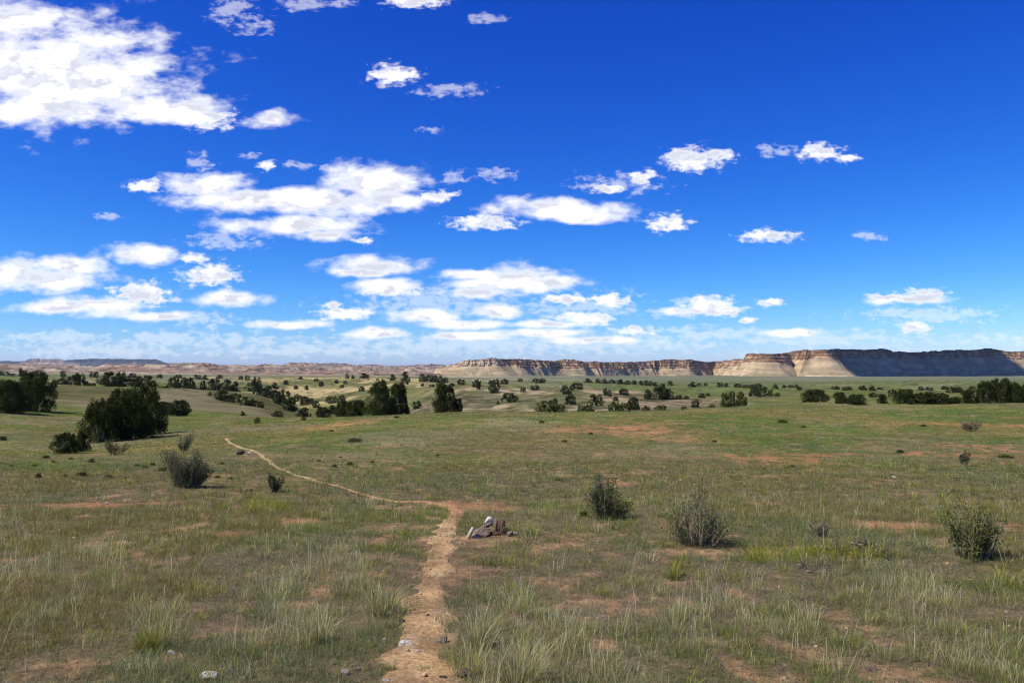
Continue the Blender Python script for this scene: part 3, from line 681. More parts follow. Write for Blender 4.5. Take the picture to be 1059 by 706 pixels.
rock(397, 663, 7, 6, M_white, 'small round white stone left of the bright white one on the trail', 4, group=GS)
rock(432, 675, 8, 5, M_pink, 'small pinkish stone just right of the bright white one', 5, group=GS)
rock(456, 665, 19, 11, M_grey, 'flat grey stone half buried at the right edge of the trail', 6, group=GS, rz=.5)
rock(478, 700, 26, 11, M_dark, 'dark stone at the lower right edge of the trail', 7, group=GS)
rock(458, 702, 9, 6, M_dark, 'little dark stone left of the dark stone by the trail', 8, group=GS)
rock(415, 644, 0.1+8, 5, M_dark, 'small dark stone where the trail passes the left pale tuft', 9, group=GS)
rock(357, 697, 10, 7, M_white, 'white chip in the gravel left of the trail bottom', 10, group=GS)
rock(370, 692, 7, 5, M_pink, 'pinkish chip in the gravel left of the trail bottom', 11, group=GS)
rock(402, 705, 14, 5, M_pink, 'pale stone at the very bottom edge of the trail', 12, group=GS)
GB = 'pale stones on bare ground at the lower left'
rock(178, 677, 11, 8, M_white, 'cream stone on the red bare patch beside the yellow green tuft', 13, group=GB)
rock(217, 701, 20, 9, M_white, 'large cream stone cluster piece at the lower left edge', 14, group=GB)
rock(252, 702, 9, 5, M_pink, 'small pale stone right of the large cream one', 15, group=GB)
rock(77, 557, 7, 4, M_white, 'tiny white stone in the green grass on the left', 16)
rock(705, 497, 9, 2, M_pink, 'flat pale stone far out on the slope above the twin topped sagebrush', 17)
rock(925, 494, 5, 3, M_pink, 'tiny pale stone far out on the slope at right', 18)
rock(110, 521, 5, 3, M_pink, 'tiny pale stone on the orange patch at left', 19)
rock(248, 470, 13, 6, M_dark, 'dark lump of rock beside the trail bend on the left', 20, cat='rock')
rock(258, 470, 6, 4, M_pink, 'pale little rock against the dark lump at the trail bend', 21, cat='rock')
M_log = rockmat('brown_log', (.12, .085, .06), (.26, .20, .155), 18, .01)
# heap beside the trail
GH = 'stones and wood heaped beside the trail'
rock(505, 548, 3, 3, M_white, 'tiny white stone at the middle of the heap beside the trail', 30, group=GH)
rock(522, 552, 18, 11, M_dark, 'dark jumbled stone at the right of the heap beside the trail', 31, group=GH)
rock(518, 550, 13, 18, M_redr, 'dark red upright stone at the top right of the heap', 32, group=GH, depth=.7)
rock(497, 554, 27, 11, M_grey, 'large brown grey slab forming the left of the heap', 33, group=GH, rz=.3)
x, y = hit(505, 548); s = y/F
o = rock(506, 549, 10, 7, M_white, 'bright white stone resting on the slab of the heap', 34, group=GH, lift=.11)
rock(528, 554, 10, 7, M_grey, 'small grey stone between the dark stones and the white one at the right', 41, group=GH)
rock(512, 553, 12, 7, M_redr, 'small dark red stone in front of the post stub', 42, group=GH)
rock(503, 555, 9, 6, M_grey, 'small grey stone at the front of the slab', 43, group=GH)
rock(532, 552, 6, 4, M_white, 'small white stone at the right foot of the heap', 35, group=GH)
rock(494, 556, 7, 4, M_pink, 'small pale stone at the front of the heap', 36, group=GH)
def stick(pts, r0, r1, m, label, cat='branch', group=None, name='branch', sides=7):
    P_ = [np.array(p, float) for p in pts]; parts = []; n = len(P_)-1
    for i in range(n):
        a = r0+(r1-r0)*i/n; b = r0+(r1-r0)*(i+1)/n
        v, f, c_, _ = tube(P_[i], P_[i+1], a, b, sides, .02, 3); parts.append((v, f, c_))
    V, Ff, Cc = join(parts); o0 = P_[0].copy()
    o = link(name, mesh_np(name, V-o0, Ff, None, True), m, loc=o0); return tag(o, label, cat, group)
def gp(px, row, up=0, Yo=0):
    x, y = hit(px, row); y += Yo; return (x, y, float(ground(x, y))+up)
M_bleach = rockmat('bleached_wood', (.34, .28, .20), (.52, .45, .34), 30, .01)
a = gp(484, 557, .01); stick([a, (a[0]+.06, a[1]+.01, a[2]+.12)], .026, .02, M_bleach, 'short bleached stick leaning on the left end of the heap', group=GH)
a = gp(513, 551, .0, -.05); stick([a, (a[0], a[1], a[2]+.18)], .022, .019, M_log, 'short weathered grey post stub standing in the heap', 'post', GH, 'post_stub')
a = gp(488, 554, .03); b = gp(508, 551, .12); stick([a, b], .020, .026, M_log, 'weathered log lying along the slab of the heap', 'log', GH, 'log')
# fallen branches right
GD = 'fallen dead branches in the grass'
def deadwood(px, row, wpx, hpx, label, n=22):
    x, y = hit(px, row); s = y/F; z = float(ground(x, y))
    e = bpy.data.objects.new('dead_branches', None); C.objects.link(e); e.location = (x, y, z); e.empty_display_size = .1
    for k in range(n):
        a = rng.normal(0, .5); cx_ = rng.uniform(-.4, .4)*wpx*s; L = rng.uniform(.25, .7)*wpx*s*.6; cz = rng.uniform(.05, .8)*hpx*s*(1-abs(cx_)/(wpx*s))
        tl = rng.normal(0, .3); p0 = np.array([cx_-L/2*math.cos(a), rng.normal(0, .10)-L/2*math.sin(a), max(cz-L/2*tl, .0)]); p1 = np.array([cx_+L/2*math.cos(a), p0[1]+L*math.sin(a), max(cz+L/2*tl, .0)])
        r0 = rng.uniform(.005, .017); parts = [tube(p0, p1, r0, .003, 5, .10, 5)[:3]]
        for j in range(3):
            q = p0+(p1-p0)*rng.uniform(.3, .9); parts.append(tube(q, q+rng.normal(0, .07, 3)+np.array([0, 0, .03]), r0*.4, .0015, 3, .1, 3)[:3])
        V, Ff, Cc = join(parts); link('branch', mesh_np('branch', V, Ff, None, True), M_grdead, e)
    return tag(e, label, 'dead branches', GD)
M_grdead = rockmat('grey_dead_wood', (.06, .05, .038), (.25, .21, .165), 22, .01)
deadwood(865, 569, 32, 12, 'left tangle of fallen grey branches behind the bright green strip')
deadwood(888, 571, 38, 13, 'middle and thickest tangle of fallen grey branches')
deadwood(911, 574, 26, 9, 'right tangle of fallen grey branches ending in a pale twig')
deadwood(842, 590, 30, 6, 'low dark twigs lying under the bright green strip', 14)

# gravel (uncountable)
n = 16000
y = np.sqrt(rng.uniform(3.2**2, 15**2, n)); x = rng.uniform(-1, 1, n)*(.66*y+.8)
td = trail_dist(x, y); keep = ((bare(x, y) > .5) | (td < 1.0)); x, y = x[keep], y[keep]; td = td[keep]
keep = (td > 1.0) | (rng.random(len(x)) < .6); x, y = x[keep], y[keep]; n = len(x)
xx = TP[:, 0].repeat(10); yy = TP[:, 1].repeat(10); rr = TP[:, 2].repeat(10); sel = yy < 15; xx, yy, rr = xx[sel], yy[sel], rr[sel]
lat = rng.uniform(-1.25, 1.25, len(xx)); xx = xx+lat*rr; yy = yy+rng.normal(0, .06, len(xx)); ok = rng.random(len(xx)) < (.12+.88*np.abs(lat)**2/1.5)*sst(.42, .6, fbm(xx/.25, yy/.4, 3, 222))*1.4
x = np.concatenate([x, xx[ok]]); y = np.concatenate([y, yy[ok]]); n = len(x)
base = np.array([[1, 0, 0], [0, 1, 0], [-1, 0, 0], [0, -1, 0], [0, 0, 1], [0, 0, -1]], float); bf = np.array([[0, 1, 4], [1, 2, 4], [2, 3, 4], [3, 0, 4], [1, 0, 5], [2, 1, 5], [3, 2, 5], [0, 3, 5]])
sz = .003+.016*rng.random(n)**5; a = rng.uniform(0, 6.28, n)
vv = base[None]*np.stack([sz*rng.uniform(.8, 1.5, n), sz, sz*rng.uniform(.5, .8, n)], 1)[:, None, :]*rng.uniform(.75, 1.25, (n, 6, 1))
vx = vv[..., 0]*np.cos(a)[:, None]-vv[..., 1]*np.sin(a)[:, None]; vy = vv[..., 0]*np.sin(a)[:, None]+vv[..., 1]*np.cos(a)[:, None]
zt = ground(x, y)+np.where(trail_dist(x, y) < .8, .020, .004)
Vg = np.stack([vx+x[:, None], vy+y[:, None], vv[..., 2]+zt[:, None]], -1).reshape(-1, 3)
Fq = (bf[None]+(np.arange(n)*6)[:, None, None]).reshape(-1, 3)
gc = np.array([.36, .24, .15])*rng.uniform(.55, 1.5, (n, 1)); lt = rng.random(n) < .08; gc[lt] = np.array([.5, .43, .36]); dk = rng.random(n) < .06; gc[dk] = np.array([.12, .09, .07])
tag(link('gravel', mesh_np('gravel', Vg, Fq, np.repeat(np.clip(gc, .02, .7), 6, axis=0)), vmat('gravel_stone')), 'fine reddish gravel on the trail and bare soil', 'gravel', kind='stuff')

# ------------------------------------------------------------------ mesas
def interp_rows(pts, us):
    P_ = np.array(pts, float); return [np.interp(us, P_[:, 0], P_[:, j]) for j in range(1, P_.shape[1])]
def mesa(name, pts, step, label, seed, n1=(70, 26), n2=(18, 7), back=900, pal=None, talus=1.7, top_j=1.5, dark=0.0):
    """pts: photo column, distance, row of the rim, row where the cliff starts, row of the foot"""
    us = np.linspace(pts[0][0], pts[-1][0], int((pts[-1][0]-pts[0][0])/step))
    D, rt, rc, rf = interp_rows(pts, us)
    Xb = (us-CX)/F*D; Yb = D
    s = np.concatenate([[0], np.cumsum(np.hypot(np.diff(Xb), np.diff(Yb)))])
    zt = -(rt-HOR)/F*D+EYE; zc = -(rc-HOR)/F*D+EYE; zf = -(rf-HOR)/F*D+EYE-3
    zt = zt+((fbm(s/45, s*0, 4, seed+3)-.5)*4+(vn(s/14, s*0, seed+33) > .62)*.9)*top_j
    tx = np.gradient(Xb); ty = np.gradient(Yb); k = 31; ker = np.ones(k)/k
    tx = np.convolve(np.pad(tx, k//2, mode='edge'), ker, 'valid'); ty = np.convolve(np.pad(ty, k//2, mode='edge'), ker, 'valid')
    L = np.hypot(tx, ty); nx, ny = ty/L, -tx/L                      # outward, towards the viewer
    b1 = (np.abs(fbm(s/n1[0], s*0+2, 4, seed, .6)-.5)*2); b1 = b1/b1.max()*(.35+.65*sst(.3, .7, vn(s/170, s*0, seed+44)))+.2*vn(s/38, s*0, seed+45)     # ridged buttresses
    b2 = fbm(s/n2[0], s*0+5, 3, seed+1)-.5
    V, Cn = [], []; rl = np.hypot(Xb, Yb); rx, ry = Xb/rl, Yb/rl; ob = 0
    lev = [('t', t) for t in np.linspace(0, 1, 13)]+[('c', t) for t in np.linspace(.02, 1, 17)]+[('p', t) for t in (.004, .012, .03, .08, .2, .5, 1)]
    p = pal
    for kk, t in lev:
        if kk == 't':
            z = zf+(zc-zf)*t**1.25; run = (zc-zf)*talus*(1-t)
            gl = (fbm(s/9, s*0+t*2.2, 3, seed+7)-.5)*7*t*(1-t)*4*.6
            o = run+(1-b1)*n1[1]*(.25+.75*t)+b2*n2[1]*t*.7+gl
            base = mix(np.broadcast_to(p['talus'], s.shape+(3,)), p['talus2'], sst(.42, .62, fbm(s/30, s*0+t*4, 4, seed+8)))
            base = base*(.92+.22*np.sin(z*.9+fbm(s/50, s*0, 2, seed+2)*6)*.5)[:, None]
            veg = sst(.47, .6, fbm(s/11, s*0+t*6, 4, seed+17))*(1-t)**.8
            base = mix(base, np.array([.13, .125, .06]), veg*.75)
        elif kk == 'c':
            z = zc+(zt-zc)*t; st = np.floor(t*3.0+fbm(s/60, s*0, 2, seed+4)*1.2)
            cr = (fbm(s/7, s*0+t*.8, 4, seed+9, .65)-.5)*11
            o = (1-b1)*n1[1]*(1-.10*t)+b2*n2[1]-st*2.2-t*2.0+cr
            band = .85+.35*np.clip(np.sin(z*.75+fbm(s/40, s*0, 2, seed+2)*5), -.6, 1)
            base = mix(np.broadcast_to(p['cliff'], s.shape+(3,)), p['cliff2'], sst(.40, .62, fbm(s/7, s*0+t*1.2, 4, seed+10)))*band[:, None]
            base = mix(base, p['cap'], sst(.72, .95, t+.25*(fbm(s/12, s*0, 2, seed+13)-.5))*.8)
        else:
            z = zt+(2 if t > .01 else 0)*sst(0, .1, t)*np.ones_like(s)+(fbm(s/15, s*0+t*300, 2, seed+15)-.5)*2*top_j-t*10
            o = ob-2-min(t*back, 6); z = z-sst(.2, 1, t)*6
            base = mix(np.broadcast_to(p['cap'], s.shape+(3,)), p['top'], np.full(s.shape, float(sst(0, .03, t))))
        if kk == 'c': ob = o
        bk = t*back if kk == 'p' else 0
        V.append(np.stack([Xb+nx*o+rx*bk, Yb+ny*o+ry*bk, z], 1)); Cn.append(base)
    nr = len(lev); V = np.vstack(V); Cn = np.clip(np.vstack(Cn)*(1-dark), .01, .7)
    f = grid_faces(nr, len(us))
    return tag(link(name, mesh_np(name, V, f, Cn), M_rock), label, 'mesa', kind='structure')
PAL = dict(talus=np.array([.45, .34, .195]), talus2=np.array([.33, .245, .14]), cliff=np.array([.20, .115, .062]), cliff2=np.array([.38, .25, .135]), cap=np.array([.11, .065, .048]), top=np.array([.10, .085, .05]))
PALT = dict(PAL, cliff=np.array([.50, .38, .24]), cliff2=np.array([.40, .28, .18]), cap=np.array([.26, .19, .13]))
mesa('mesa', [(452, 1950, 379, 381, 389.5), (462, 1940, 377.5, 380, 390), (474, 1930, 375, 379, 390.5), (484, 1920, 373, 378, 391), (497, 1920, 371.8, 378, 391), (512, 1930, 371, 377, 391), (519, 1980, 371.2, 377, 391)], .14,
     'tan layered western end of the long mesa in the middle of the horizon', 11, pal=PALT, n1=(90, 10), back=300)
mesa('mesa', [(508, 1990, 371.2, 377, 390.5), (530, 2050, 371.8, 379, 390.5), (560, 2150, 373, 381, 390), (585, 2200, 373.6, 381, 390), (600, 2260, 374.4, 380, 389.5), (625, 2330, 375, 382, 389), (650, 2400, 374.6, 381, 389), (672, 2450, 373.6, 381, 389),
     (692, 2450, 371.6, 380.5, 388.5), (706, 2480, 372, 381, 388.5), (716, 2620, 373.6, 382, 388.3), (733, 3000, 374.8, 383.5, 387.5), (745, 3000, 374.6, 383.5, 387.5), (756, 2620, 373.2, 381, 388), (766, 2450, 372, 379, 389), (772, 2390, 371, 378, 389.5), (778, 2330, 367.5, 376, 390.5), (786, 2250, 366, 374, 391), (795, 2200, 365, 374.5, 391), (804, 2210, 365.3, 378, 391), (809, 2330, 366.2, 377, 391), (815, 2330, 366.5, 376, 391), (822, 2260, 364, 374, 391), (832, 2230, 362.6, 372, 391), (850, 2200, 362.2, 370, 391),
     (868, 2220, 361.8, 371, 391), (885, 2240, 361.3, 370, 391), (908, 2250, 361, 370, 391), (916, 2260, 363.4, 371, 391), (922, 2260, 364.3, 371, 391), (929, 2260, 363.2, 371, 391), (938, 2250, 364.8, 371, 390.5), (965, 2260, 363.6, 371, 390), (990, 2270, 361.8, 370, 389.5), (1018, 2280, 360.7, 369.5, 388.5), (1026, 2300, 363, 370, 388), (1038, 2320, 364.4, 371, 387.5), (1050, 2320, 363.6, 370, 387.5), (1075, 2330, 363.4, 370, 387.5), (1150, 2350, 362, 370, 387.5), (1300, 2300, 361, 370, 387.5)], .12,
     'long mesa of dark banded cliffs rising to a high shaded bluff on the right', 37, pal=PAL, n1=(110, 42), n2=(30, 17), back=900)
PALP = dict(PAL, cap=np.array([.22, .15, .11]), top=np.array([.2, .14, .10]))
mesa('mesa', [(560, 3600, 378, 379, 384), (572, 3600, 374, 377, 384), (583, 3600, 371.8, 376, 384), (594, 3600, 372, 376, 384), (602, 3600, 374.5, 377, 384), (612, 3600, 378, 379, 384)], .3, 'low pinkish knoll showing above the middle of the long mesa', 51, pal=PALP, back=200, n1=(80, 10))
PALD = dict(talus=np.array([.05, .052, .055]), talus2=np.array([.045, .047, .05]), cliff=np.array([.05, .048, .05]), cliff2=np.array([.06, .055, .052]), cap=np.array([.05, .05, .045]), top=np.array([.05, .055, .045]))  # dark palette: cloud shade over the far left mesa put into the colours
PALF = dict(talus=np.array([.34, .27, .20]), talus2=np.array([.26, .2, .15]), cliff=np.array([.24, .16, .12]), cliff2=np.array([.36, .26, .18]), cap=np.array([.10, .09, .07]), top=np.array([.10, .09, .07]))
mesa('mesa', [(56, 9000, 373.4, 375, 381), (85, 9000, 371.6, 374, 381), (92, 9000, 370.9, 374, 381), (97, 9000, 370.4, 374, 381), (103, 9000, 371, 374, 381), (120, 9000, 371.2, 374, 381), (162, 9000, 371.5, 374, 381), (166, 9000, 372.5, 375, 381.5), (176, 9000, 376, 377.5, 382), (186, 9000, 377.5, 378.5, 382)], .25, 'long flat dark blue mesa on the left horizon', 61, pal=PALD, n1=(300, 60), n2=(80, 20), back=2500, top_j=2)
mesa('mesa', [(22, 8600, 375, 376, 381), (29, 8600, 371.8, 374.5, 381), (34, 8600, 371, 374.5, 381), (50, 8600, 371.3, 374.5, 381), (64, 8600, 371.3, 375, 381), (72, 8600, 374, 376, 381), (84, 8600, 376, 377, 381)], .25, 'pale tan topped mesa at the left end of the horizon', 62, pal=dict(PALF, cap=np.array([.22, .19, .16])), n1=(300, 60), n2=(80, 20), back=1000, top_j=2)
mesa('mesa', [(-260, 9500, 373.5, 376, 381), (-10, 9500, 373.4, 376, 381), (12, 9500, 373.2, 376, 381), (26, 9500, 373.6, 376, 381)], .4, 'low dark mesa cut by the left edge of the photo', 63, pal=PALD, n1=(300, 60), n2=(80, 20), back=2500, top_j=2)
mesa('mesa', [(170, 12000, 376, 377, 381.6), (178, 12000, 375.6, 376.6, 381.6), (188, 12000, 375.6, 377, 381.6), (200, 12000, 376.8, 378, 381.6), (215, 12000, 376.6, 378, 381.6), (232, 12000, 377.2, 378.6, 381.6), (250, 12000, 377.8, 379, 381.6), (290, 12000, 377.6, 379, 381.6), (320, 12000, 378, 379, 381.6), (420, 12000, 378.5, 379.5, 381.6), (470, 12000, 378.8, 380, 381.6)], .4, 'farthest pale blue line of mesas left of centre', 64, pal=dict(PALF, cap=np.array([.12, .12, .10])), n1=(300, 60), n2=(80, 20), back=2500, top_j=3)
mesa('mesa', [(284, 6500, 380, 380.5, 382), (292, 6500, 378, 379, 382), (316, 6500, 377.6, 379, 382), (320, 6500, 375.8, 378, 382), (340, 6500, 375.4, 378, 382), (358, 6500, 375.8, 378, 382), (364, 6500, 377.5, 379, 382), (376, 6500, 378.2, 379, 382), (381, 6500, 377, 379, 382), (392, 6500, 377, 379, 382), (400, 6500, 379.4, 380, 382)], .3, 'stepped low mesa on the horizon above the yellow slope', 65, pal=PALF, n1=(200, 40), n2=(60, 15), back=1200, top_j=1.5)
mesa('mesa', [(398, 5200, 380, 380.5, 382.5), (408, 5200, 378.8, 380, 382.5), (428, 5200, 378, 380, 382.5), (434, 5200, 376.8, 379, 382.5), (440, 5200, 377.6, 379, 382.5), (447, 5200, 376.6, 379, 382.5), (455, 5200, 377.4, 379, 382.5), (475, 5200, 378, 380, 382.5)], .3, 'dark capped knobs just left of the long mesa', 66, pal=dict(PALF, cap=np.array([.07, .06, .05])), n1=(200, 40), n2=(60, 15), back=900, top_j=1.5)

# badlands: eroded terraces between plain and far mesas
us = np.linspace(-260, 478, 1300); Ds = np.exp(np.linspace(math.log(1350), math.log(5200), 230))
U, D = np.meshgrid(us, Ds); bx = (U-CX)/F*D; by = D
ramp = sst(1350, 1900, D)*(1-sst(4700, 5200, D))*(1-sst(440, 478, U)*sst(1500, 2500, D)*.6)
e = fbm(bx/230, by/260, 5, 401)+.12*(fbm(bx/35, by/35, 3, 402)-.5)
lv = np.clip((e-.40)*5.5, 0, 3); fr_ = lv-np.floor(lv); st = np.floor(lv)+sst(.0, .42, fr_)                # terraces with steep risers
amp = np.interp(D, [1350, 2000, 3000, 4200, 5200], [5, 8, 13, 17, 18])
amp = amp*np.interp(U, [-200, 60, 110, 200, 300, 420, 478], [1, 1, 1.05, .85, .95, .9, .6])
bz = ground(bx, by)-1.5+ramp*st*amp+(fbm(bx/12, by/12, 3, 403)-.5)*3*ramp
riser = (fr_ < .42)*ramp
bc = mix(np.broadcast_to(np.array([.33, .25, .165]), bx.shape+(3,)), np.array([.34, .22, .145]), sst(.4, .62, fbm(bx/90, by/140, 3, 404)))
bc = mix(bc, np.array([.50, .40, .29]), riser*sst(.4, .6, fbm(bx/50, by/50, 3, 406))*.8)
bc = mix(bc, np.array([.15, .09, .07]), riser*sst(.50, .64, fbm(bx/28, by/60, 3, 405))*.9)
bc = mix(bc, np.array([.055, .055, .035]), sst(.50, .60, fbm(bx/14, by/22, 3, 407))*(1-riser*.6)*.85)
tag(link('badlands_hills', mesh_np('badlands_hills', np.stack([bx, by, bz], -1).reshape(-1, 3), grid_faces(*bx.shape), np.clip(bc.reshape(-1, 3)*.80, .01, .7)), M_rock),
    'eroded pink and tan badlands terraces speckled with dark scrub on the left horizon', 'badlands', kind='structure')

# ------------------------------------------------------------------ sun, sky, clouds
SUN_EL = R(50); SAZ = R(-110)                       # azimuth clockwise from the view axis (+Y): left, a little behind the camera
sd = np.array([math.sin(SAZ)*math.cos(SUN_EL), math.cos(SAZ)*math.cos(SUN_EL), math.sin(SUN_EL)])
from mathutils import Vector
ld = bpy.data.lights.new('sun', 'SUN'); ld.energy = 5.0; ld.angle = R(.53); ld.color = (1, .955, .88)
lo = bpy.data.objects.new('sun', ld); C.objects.link(lo); lo.rotation_euler = Vector(sd).to_track_quat('Z', 'Y').to_euler(); lo.location = (-60, 0, 80)

# the cumulus whose shade lies on the right bluff
def cumulus(cx, cy, cz, lx, ly, h, label, seed):
    import bmesh
    r2 = np.random.default_rng(seed); bm = bmesh.new(); bmesh.ops.create_icosphere(bm, subdivisions=4, radius=1)
    Vv = np.array([v.co[:] for v in bm.verts]); Ff = np.array([[v.index for v in f.verts] for f in bm.faces]); bm.free()
    parts = []
    for k in range(34):
        a = r2.uniform(0, 6.28); q = math.sqrt(r2.random())*.78; px, py = math.cos(a)*q*lx, math.sin(a)*q*ly; rr = (1-q*.55)*min(lx, ly)*r2.uniform(.42, .62)
        v = Vv*(1+.35*(fbm(Vv[:, 0]*2.5+k, Vv[:, 1]*2.5+Vv[:, 2]*2, 4, seed+k)-.5))[:, None]*rr; v[:, 2] = np.where(v[:, 2] < 0, v[:, 2]*.18, v[:, 2]*h/min(lx, ly))
        parts.append((v+np.array([cx+px, cy+py, cz]), Ff, np.full(v.shape, .9)))
    V, Ff2, _ = join(parts); m, nt, b = mat_new('cloud_vapour'); b.inputs['Base Color'].default_value = (.9, .9, .92, 1); b.inputs['Roughness'].default_value = 1
    o0 = np.array([cx, cy, cz]); o = link('cloud', mesh_np('cloud', V-o0, Ff2, None, True), m, loc=o0); return tag(o, label, 'cloud')
SH_ALT = 1700.
def shade_at(px, dist, zt=20.):
    p = np.array([(px-CX)/F*dist, dist, zt]); t = (SH_ALT-zt)/sd[2]; return p+sd*t
q = shade_at(930, 2330); cumulus(q[0], q[1], q[2], 265, 330, 120, 'white cumulus cloud high above the bluff throwing shade on it', 5)

w = bpy.data.worlds.new('World'); S.world = w; w.use_nodes = True; nt = w.node_tree; N = nt.nodes; L = nt.links
bg = N['Background']; sky = N.new('ShaderNodeTexSky'); sky.sky_type = 'NISHITA'; sky.sun_disc = False
sky.sun_elevation = SUN_EL; sky.sun_rotation = SAZ; sky.altitude = 1800; sky.air_density = 1.0; sky.dust_density = .6; sky.ozone_density = 1.0
def math_(op, a, b=None, c_=None, clamp=False):
    n = N.new('ShaderNodeMath'); n.operation = op; n.use_clamp = clamp
    for i, v in enumerate((a, b, c_)):
        if v is None: continue
        if isinstance(v, (int, float)): n.inputs[i].default_value = v
        else: L.new(v, n.inputs[i])
    return n.outputs[0]
tcn = N.new('ShaderNodeTexCoord'); sep = N.new('ShaderNodeSeparateXYZ'); L.new(tcn.outputs['Generated'], sep.inputs[0])
yv = math_('MAXIMUM', sep.outputs[1], .05)
uu = math_('DIVIDE', sep.outputs[0], yv); vv_ = math_('DIVIDE', sep.outputs[2], yv)
cmb = N.new('ShaderNodeCombineXYZ'); L.new(uu, cmb.inputs[0]); L.new(vv_, cmb.inputs[1])
P0 = cmb.outputs[0]
def vecn(op, a, b=None, c_=None):
    n = N.new('ShaderNodeVectorMath'); n.operation = op
    for i, v in enumerate((a, b, c_)):
        if v is None: continue
        if isinstance(v, tuple): n.inputs[i].default_value = v
        else: L.new(v, n.inputs[i])
    return n
def noise(vec, scale, det, rough=.55):
    n = N.new('ShaderNodeTexNoise'); n.inputs['Scale'].default_value = scale; n.inputs['Detail'].default_value = det; n.inputs['Roughness'].default_value = rough
    L.new(vec, n.inputs['Vector']); return n
# flatter billows near the horizon: noise domain stretched like cloud decks in perspective
st_ = vecn('MULTIPLY', P0, (1.0, 1.9, 1.0)).outputs[0]
wn = noise(st_, 13, 2)
warp = vecn('MULTIPLY_ADD', vecn('SUBTRACT', wn.outputs['Color'], (.5, .5, .5)).outputs[0], (.030, .012, 0), P0).outputs[0]
n_big = noise(st_, 22, 8, .52).outputs[0]
n_fine = noise(st_, 75, 6, .6).outputs[0]
CLOUDS = [(45, 74, 142, 58), (112, 86, 62, 42), (40, 112, 95, 20), (22, 22, 45, 22), (150, 112, 45, 17), (192, 114, 46, 15), (215, 122, 26, 11), (278, 123, 34, 9),
 (150, 192, 17, 6), (212, 192, 42, 13), (270, 208, 95, 13), (340, 208, 90, 15), (388, 190, 54, 20), (400, 205, 35, 12), (300, 233, 80, 11), (335, 243, 45, 7), (376, 249, 11, 4),
 (277, 172, 9, 5), (451, 203, 18, 6), (406, 77, 22, 10), (430, 2, 28, 6), (40, 288, 68, 15), (75, 275, 40, 11), (10, 282, 40, 16), (148, 262, 44, 11), (200, 267, 16, 4), (215, 285, 30, 10), (237, 309, 36, 9),
 (60, 318, 50, 9), (145, 305, 30, 11), (110, 315, 50, 12), (168, 326, 38, 6), (387, 274, 50, 10), (372, 280, 38, 6), (398, 296, 38, 9), (405, 300, 30, 6), (530, 287, 46, 14), (570, 291, 40, 9), (490, 303, 50, 7), (515, 295, 60, 9), (500, 283, 40, 6),
 (357, 324, 24, 7), (344, 315, 10, 4), (300, 335, 42, 5), (445, 327, 44, 9), (515, 322, 34, 8), (475, 336, 50, 7), (585, 309, 24, 6), (632, 311, 18, 6), (604, 329, 30, 8), (570, 335, 40, 5), (659, 341, 20, 4), (395, 345, 40, 6),
 (585, 218, 82, 9), (565, 212, 42, 10), (503, 230, 30, 7), (615, 225, 50, 6), (690, 230, 20, 8), (716, 165, 28, 11), (742, 160, 18, 6), (700, 160, 12, 6), (627, 195, 16, 5), (664, 184, 11, 8), (848, 157, 20, 8), (875, 163, 12, 4), (796, 244, 27, 6),
 (942, 308, 48, 6), (955, 306, 25, 7), (915, 308, 20, 5), (947, 339, 17, 5), (729, 316, 26, 10), (715, 322, 34, 5), (742, 321, 26, 6), (797, 313, 11, 4), (821, 345, 38, 5), (775, 332, 10, 3), (560, 345, 60, 5), (480, 348, 60, 5), (620, 352, 60, 5)]
FAINT = [(229, 249, 36, 8), (315, 171, 20, 4), (207, 167, 12, 9), (258, 160, 7, 4), (110, 224, 13, 3), (468, 182, 13, 6), (512, 181, 22, 6), (468, 94, 28, 7), (506, 20, 18, 4), (243, 10, 20, 12), (262, 25, 18, 9), (312, 5, 28, 5), (352, 3, 15, 5),
 (792, 155, 9, 5), (812, 157, 10, 4), (901, 244, 14, 4), (448, 134, 12, 3), (60, 350, 55, 8), (175, 352, 60, 10), (110, 362, 90, 8), (250, 352, 50, 8), (480, 355, 180, 12), (640, 355, 110, 9), (860, 350, 110, 8), (1036, 350, 40, 7), (330, 362, 130, 7), (740, 345, 60, 7), (600, 318, 60, 14), (450, 312, 80, 16), (210, 330, 30, 8), (960, 325, 60, 8), (640, 190, 40, 8), (900, 366, 120, 4)]
def chain(lst, grow=1.0, warpv=None):
    acc = None
    for (cx_, cy_, a, b) in lst:
        X0, s0 = ray(cx_, cy_); su = F/(a*grow); sv = F/(b*grow)
        r = vecn('LENGTH', vecn('MULTIPLY_ADD', warpv, (su, sv, 0.), (-X0*su, -s0*sv, 0.)).outputs[0]).outputs['Value']
        acc = r if acc is None else math_('MINIMUM', acc, r)
    return acc
BIG = [c_ for c_ in CLOUDS if c_[2] >= 32]; SMALL = [c_ for c_ in CLOUDS if c_[2] < 32]
def maprange(v, a, b, c_, d_, smooth=True):
    n = N.new('ShaderNodeMapRange'); n.interpolation_type = 'SMOOTHSTEP' if smooth else 'LINEAR'
    L.new(v, n.inputs[0]); n.inputs[1].default_value = a; n.inputs[2].default_value = b; n.inputs[3].default_value = c_; n.inputs[4].default_value = d_; return n.outputs[0]
warp2 = vecn('MULTIPLY_ADD', vecn('SUBTRACT', noise(st_, 60, 2).outputs['Color'], (.5, .5, .5)).outputs[0], (.022, .010, 0), P0).outputs[0]
rs = chain(BIG, 1.0, warp); rm = chain(SMALL, 1.1, warp2); rf_ = chain(FAINT, 1.2, warp2)
nb_ = math_('SUBTRACT', n_big, .5); nf_ = math_('SUBTRACT', n_fine, .5)
er = math_('ADD', math_('MULTIPLY', nb_, 2.2), math_('MULTIPLY', nf_, .7))
er2 = math_('ADD', math_('MULTIPLY', nb_, .8), math_('MULTIPLY', nf_, 2.7))
dens = math_('MINIMUM', math_('ADD', rs, er), math_('ADD', rm, er2))
al = maprange(dens, 1.30, .35, 0, 1)
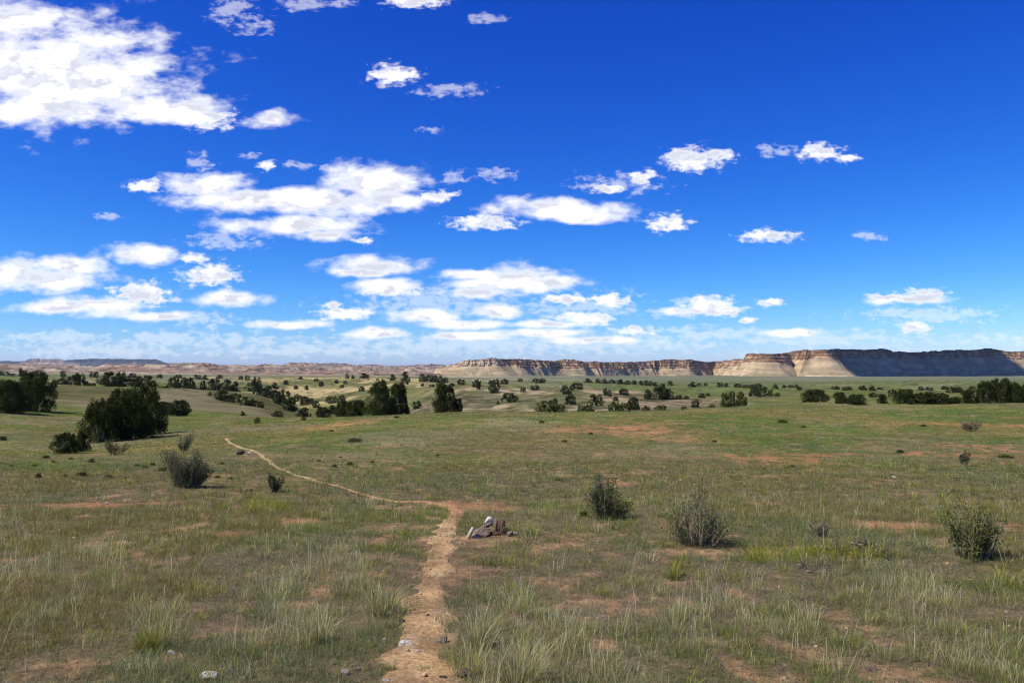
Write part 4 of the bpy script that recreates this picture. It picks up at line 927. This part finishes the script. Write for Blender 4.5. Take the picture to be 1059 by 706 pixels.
al2 = math_('MULTIPLY', maprange(math_('ADD', rf_, math_('ADD', math_('MULTIPLY', nb_, 1.5), math_('MULTIPLY', nf_, 4.0))), 1.15, .1, 0, 1), .40)
alpha = math_('MAXIMUM', al, al2)
front = math_('GREATER_THAN', sep.outputs[1], .06)
alpha = math_('MULTIPLY', alpha, front)
# clear, deep desert sky: Nishita pushed to a deeper blue
sx = N.new('ShaderNodeSeparateColor'); L.new(sky.outputs[0], sx.inputs[0]); cx_o = N.new('ShaderNodeCombineColor')
for i, (a_, g_) in enumerate([(10.0, 2.5), (9.7, 1.66), (12.2, .92)]):
    L.new(math_('MULTIPLY', math_('POWER', math_('MULTIPLY', sx.outputs[i], .1), g_), a_), cx_o.inputs[i])
cc = N.new('ShaderNodeMix'); cc.data_type = 'RGBA'; L.new(alpha, cc.inputs[0]); L.new(cx_o.outputs[0], cc.inputs[6])
# lit from the upper left: where the billow just above-left is thicker, this spot lies in its shade
n_up = noise(vecn('ADD', st_, (-.008, .034, 0)).outputs[0], 22, 5, .52).outputs[0]
core = maprange(dens, .75, .25, 0, 1)
shd = math_('MULTIPLY', core, maprange(math_('SUBTRACT', n_big, n_up), -.04, .07, 0, .75))
cw = N.new('ShaderNodeMix'); cw.data_type = 'RGBA'; L.new(shd, cw.inputs[0]); cw.inputs[6].default_value = (8.8, 8.85, 9.1, 1); cw.inputs[7].default_value = (5.0, 5.2, 6.4, 1)
L.new(cw.outputs[2], cc.inputs[7]); L.new(cc.outputs[2], bg.inputs[0]); bg.inputs[1].default_value = .1
w.cycles.sampling_method = 'MANUAL'; w.cycles.sample_map_resolution = 256

# ------------------------------------------------------------------ air
import bmesh
bm = bmesh.new(); bmesh.ops.create_cube(bm, size=1); me = bpy.data.meshes.new('haze'); bm.to_mesh(me); bm.free()
hz = bpy.data.objects.new('haze', me); C.objects.link(hz); hz.scale = (54000, 54000, 300); hz.location = (0, 0, -20)
m = bpy.data.materials.new('haze'); m.use_nodes = True; n_ = m.node_tree.nodes; n_.clear(); o_ = n_.new('ShaderNodeOutputMaterial'); v_ = n_.new('ShaderNodeVolumePrincipled')
v_.inputs['Color'].default_value = (.72, .82, 1, 1); v_.inputs['Density'].default_value = 3.2e-5; v_.inputs['Anisotropy'].default_value = .2
m.node_tree.links.new(v_.outputs[0], o_.inputs['Volume']); me.materials.append(m)
tag(hz, 'thin bluish haze filling the air toward the far mesas', 'haze', kind='stuff')

# ------------------------------------------------------------------ camera and render settings
cd = bpy.data.cameras.new('camera'); cam = bpy.data.objects.new('camera', cd); C.objects.link(cam); S.camera = cam
cam.location = (0, 0, EYE); cam.rotation_euler = (math.pi/2+PITCH, 0, 0)
cd.sensor_width = 36; cd.lens = 36*F/1059; cd.clip_start = .05; cd.clip_end = 80000
S.view_settings.view_transform = 'Standard'; S.view_settings.look = 'None'; S.view_settings.exposure = .3; S.view_settings.gamma = 1
S.cycles.max_bounces = 5; S.cycles.diffuse_bounces = 2; S.cycles.transmission_bounces = 2; S.cycles.volume_bounces = 0; S.cycles.use_denoising = True; S.cycles.filter_width = 1.15
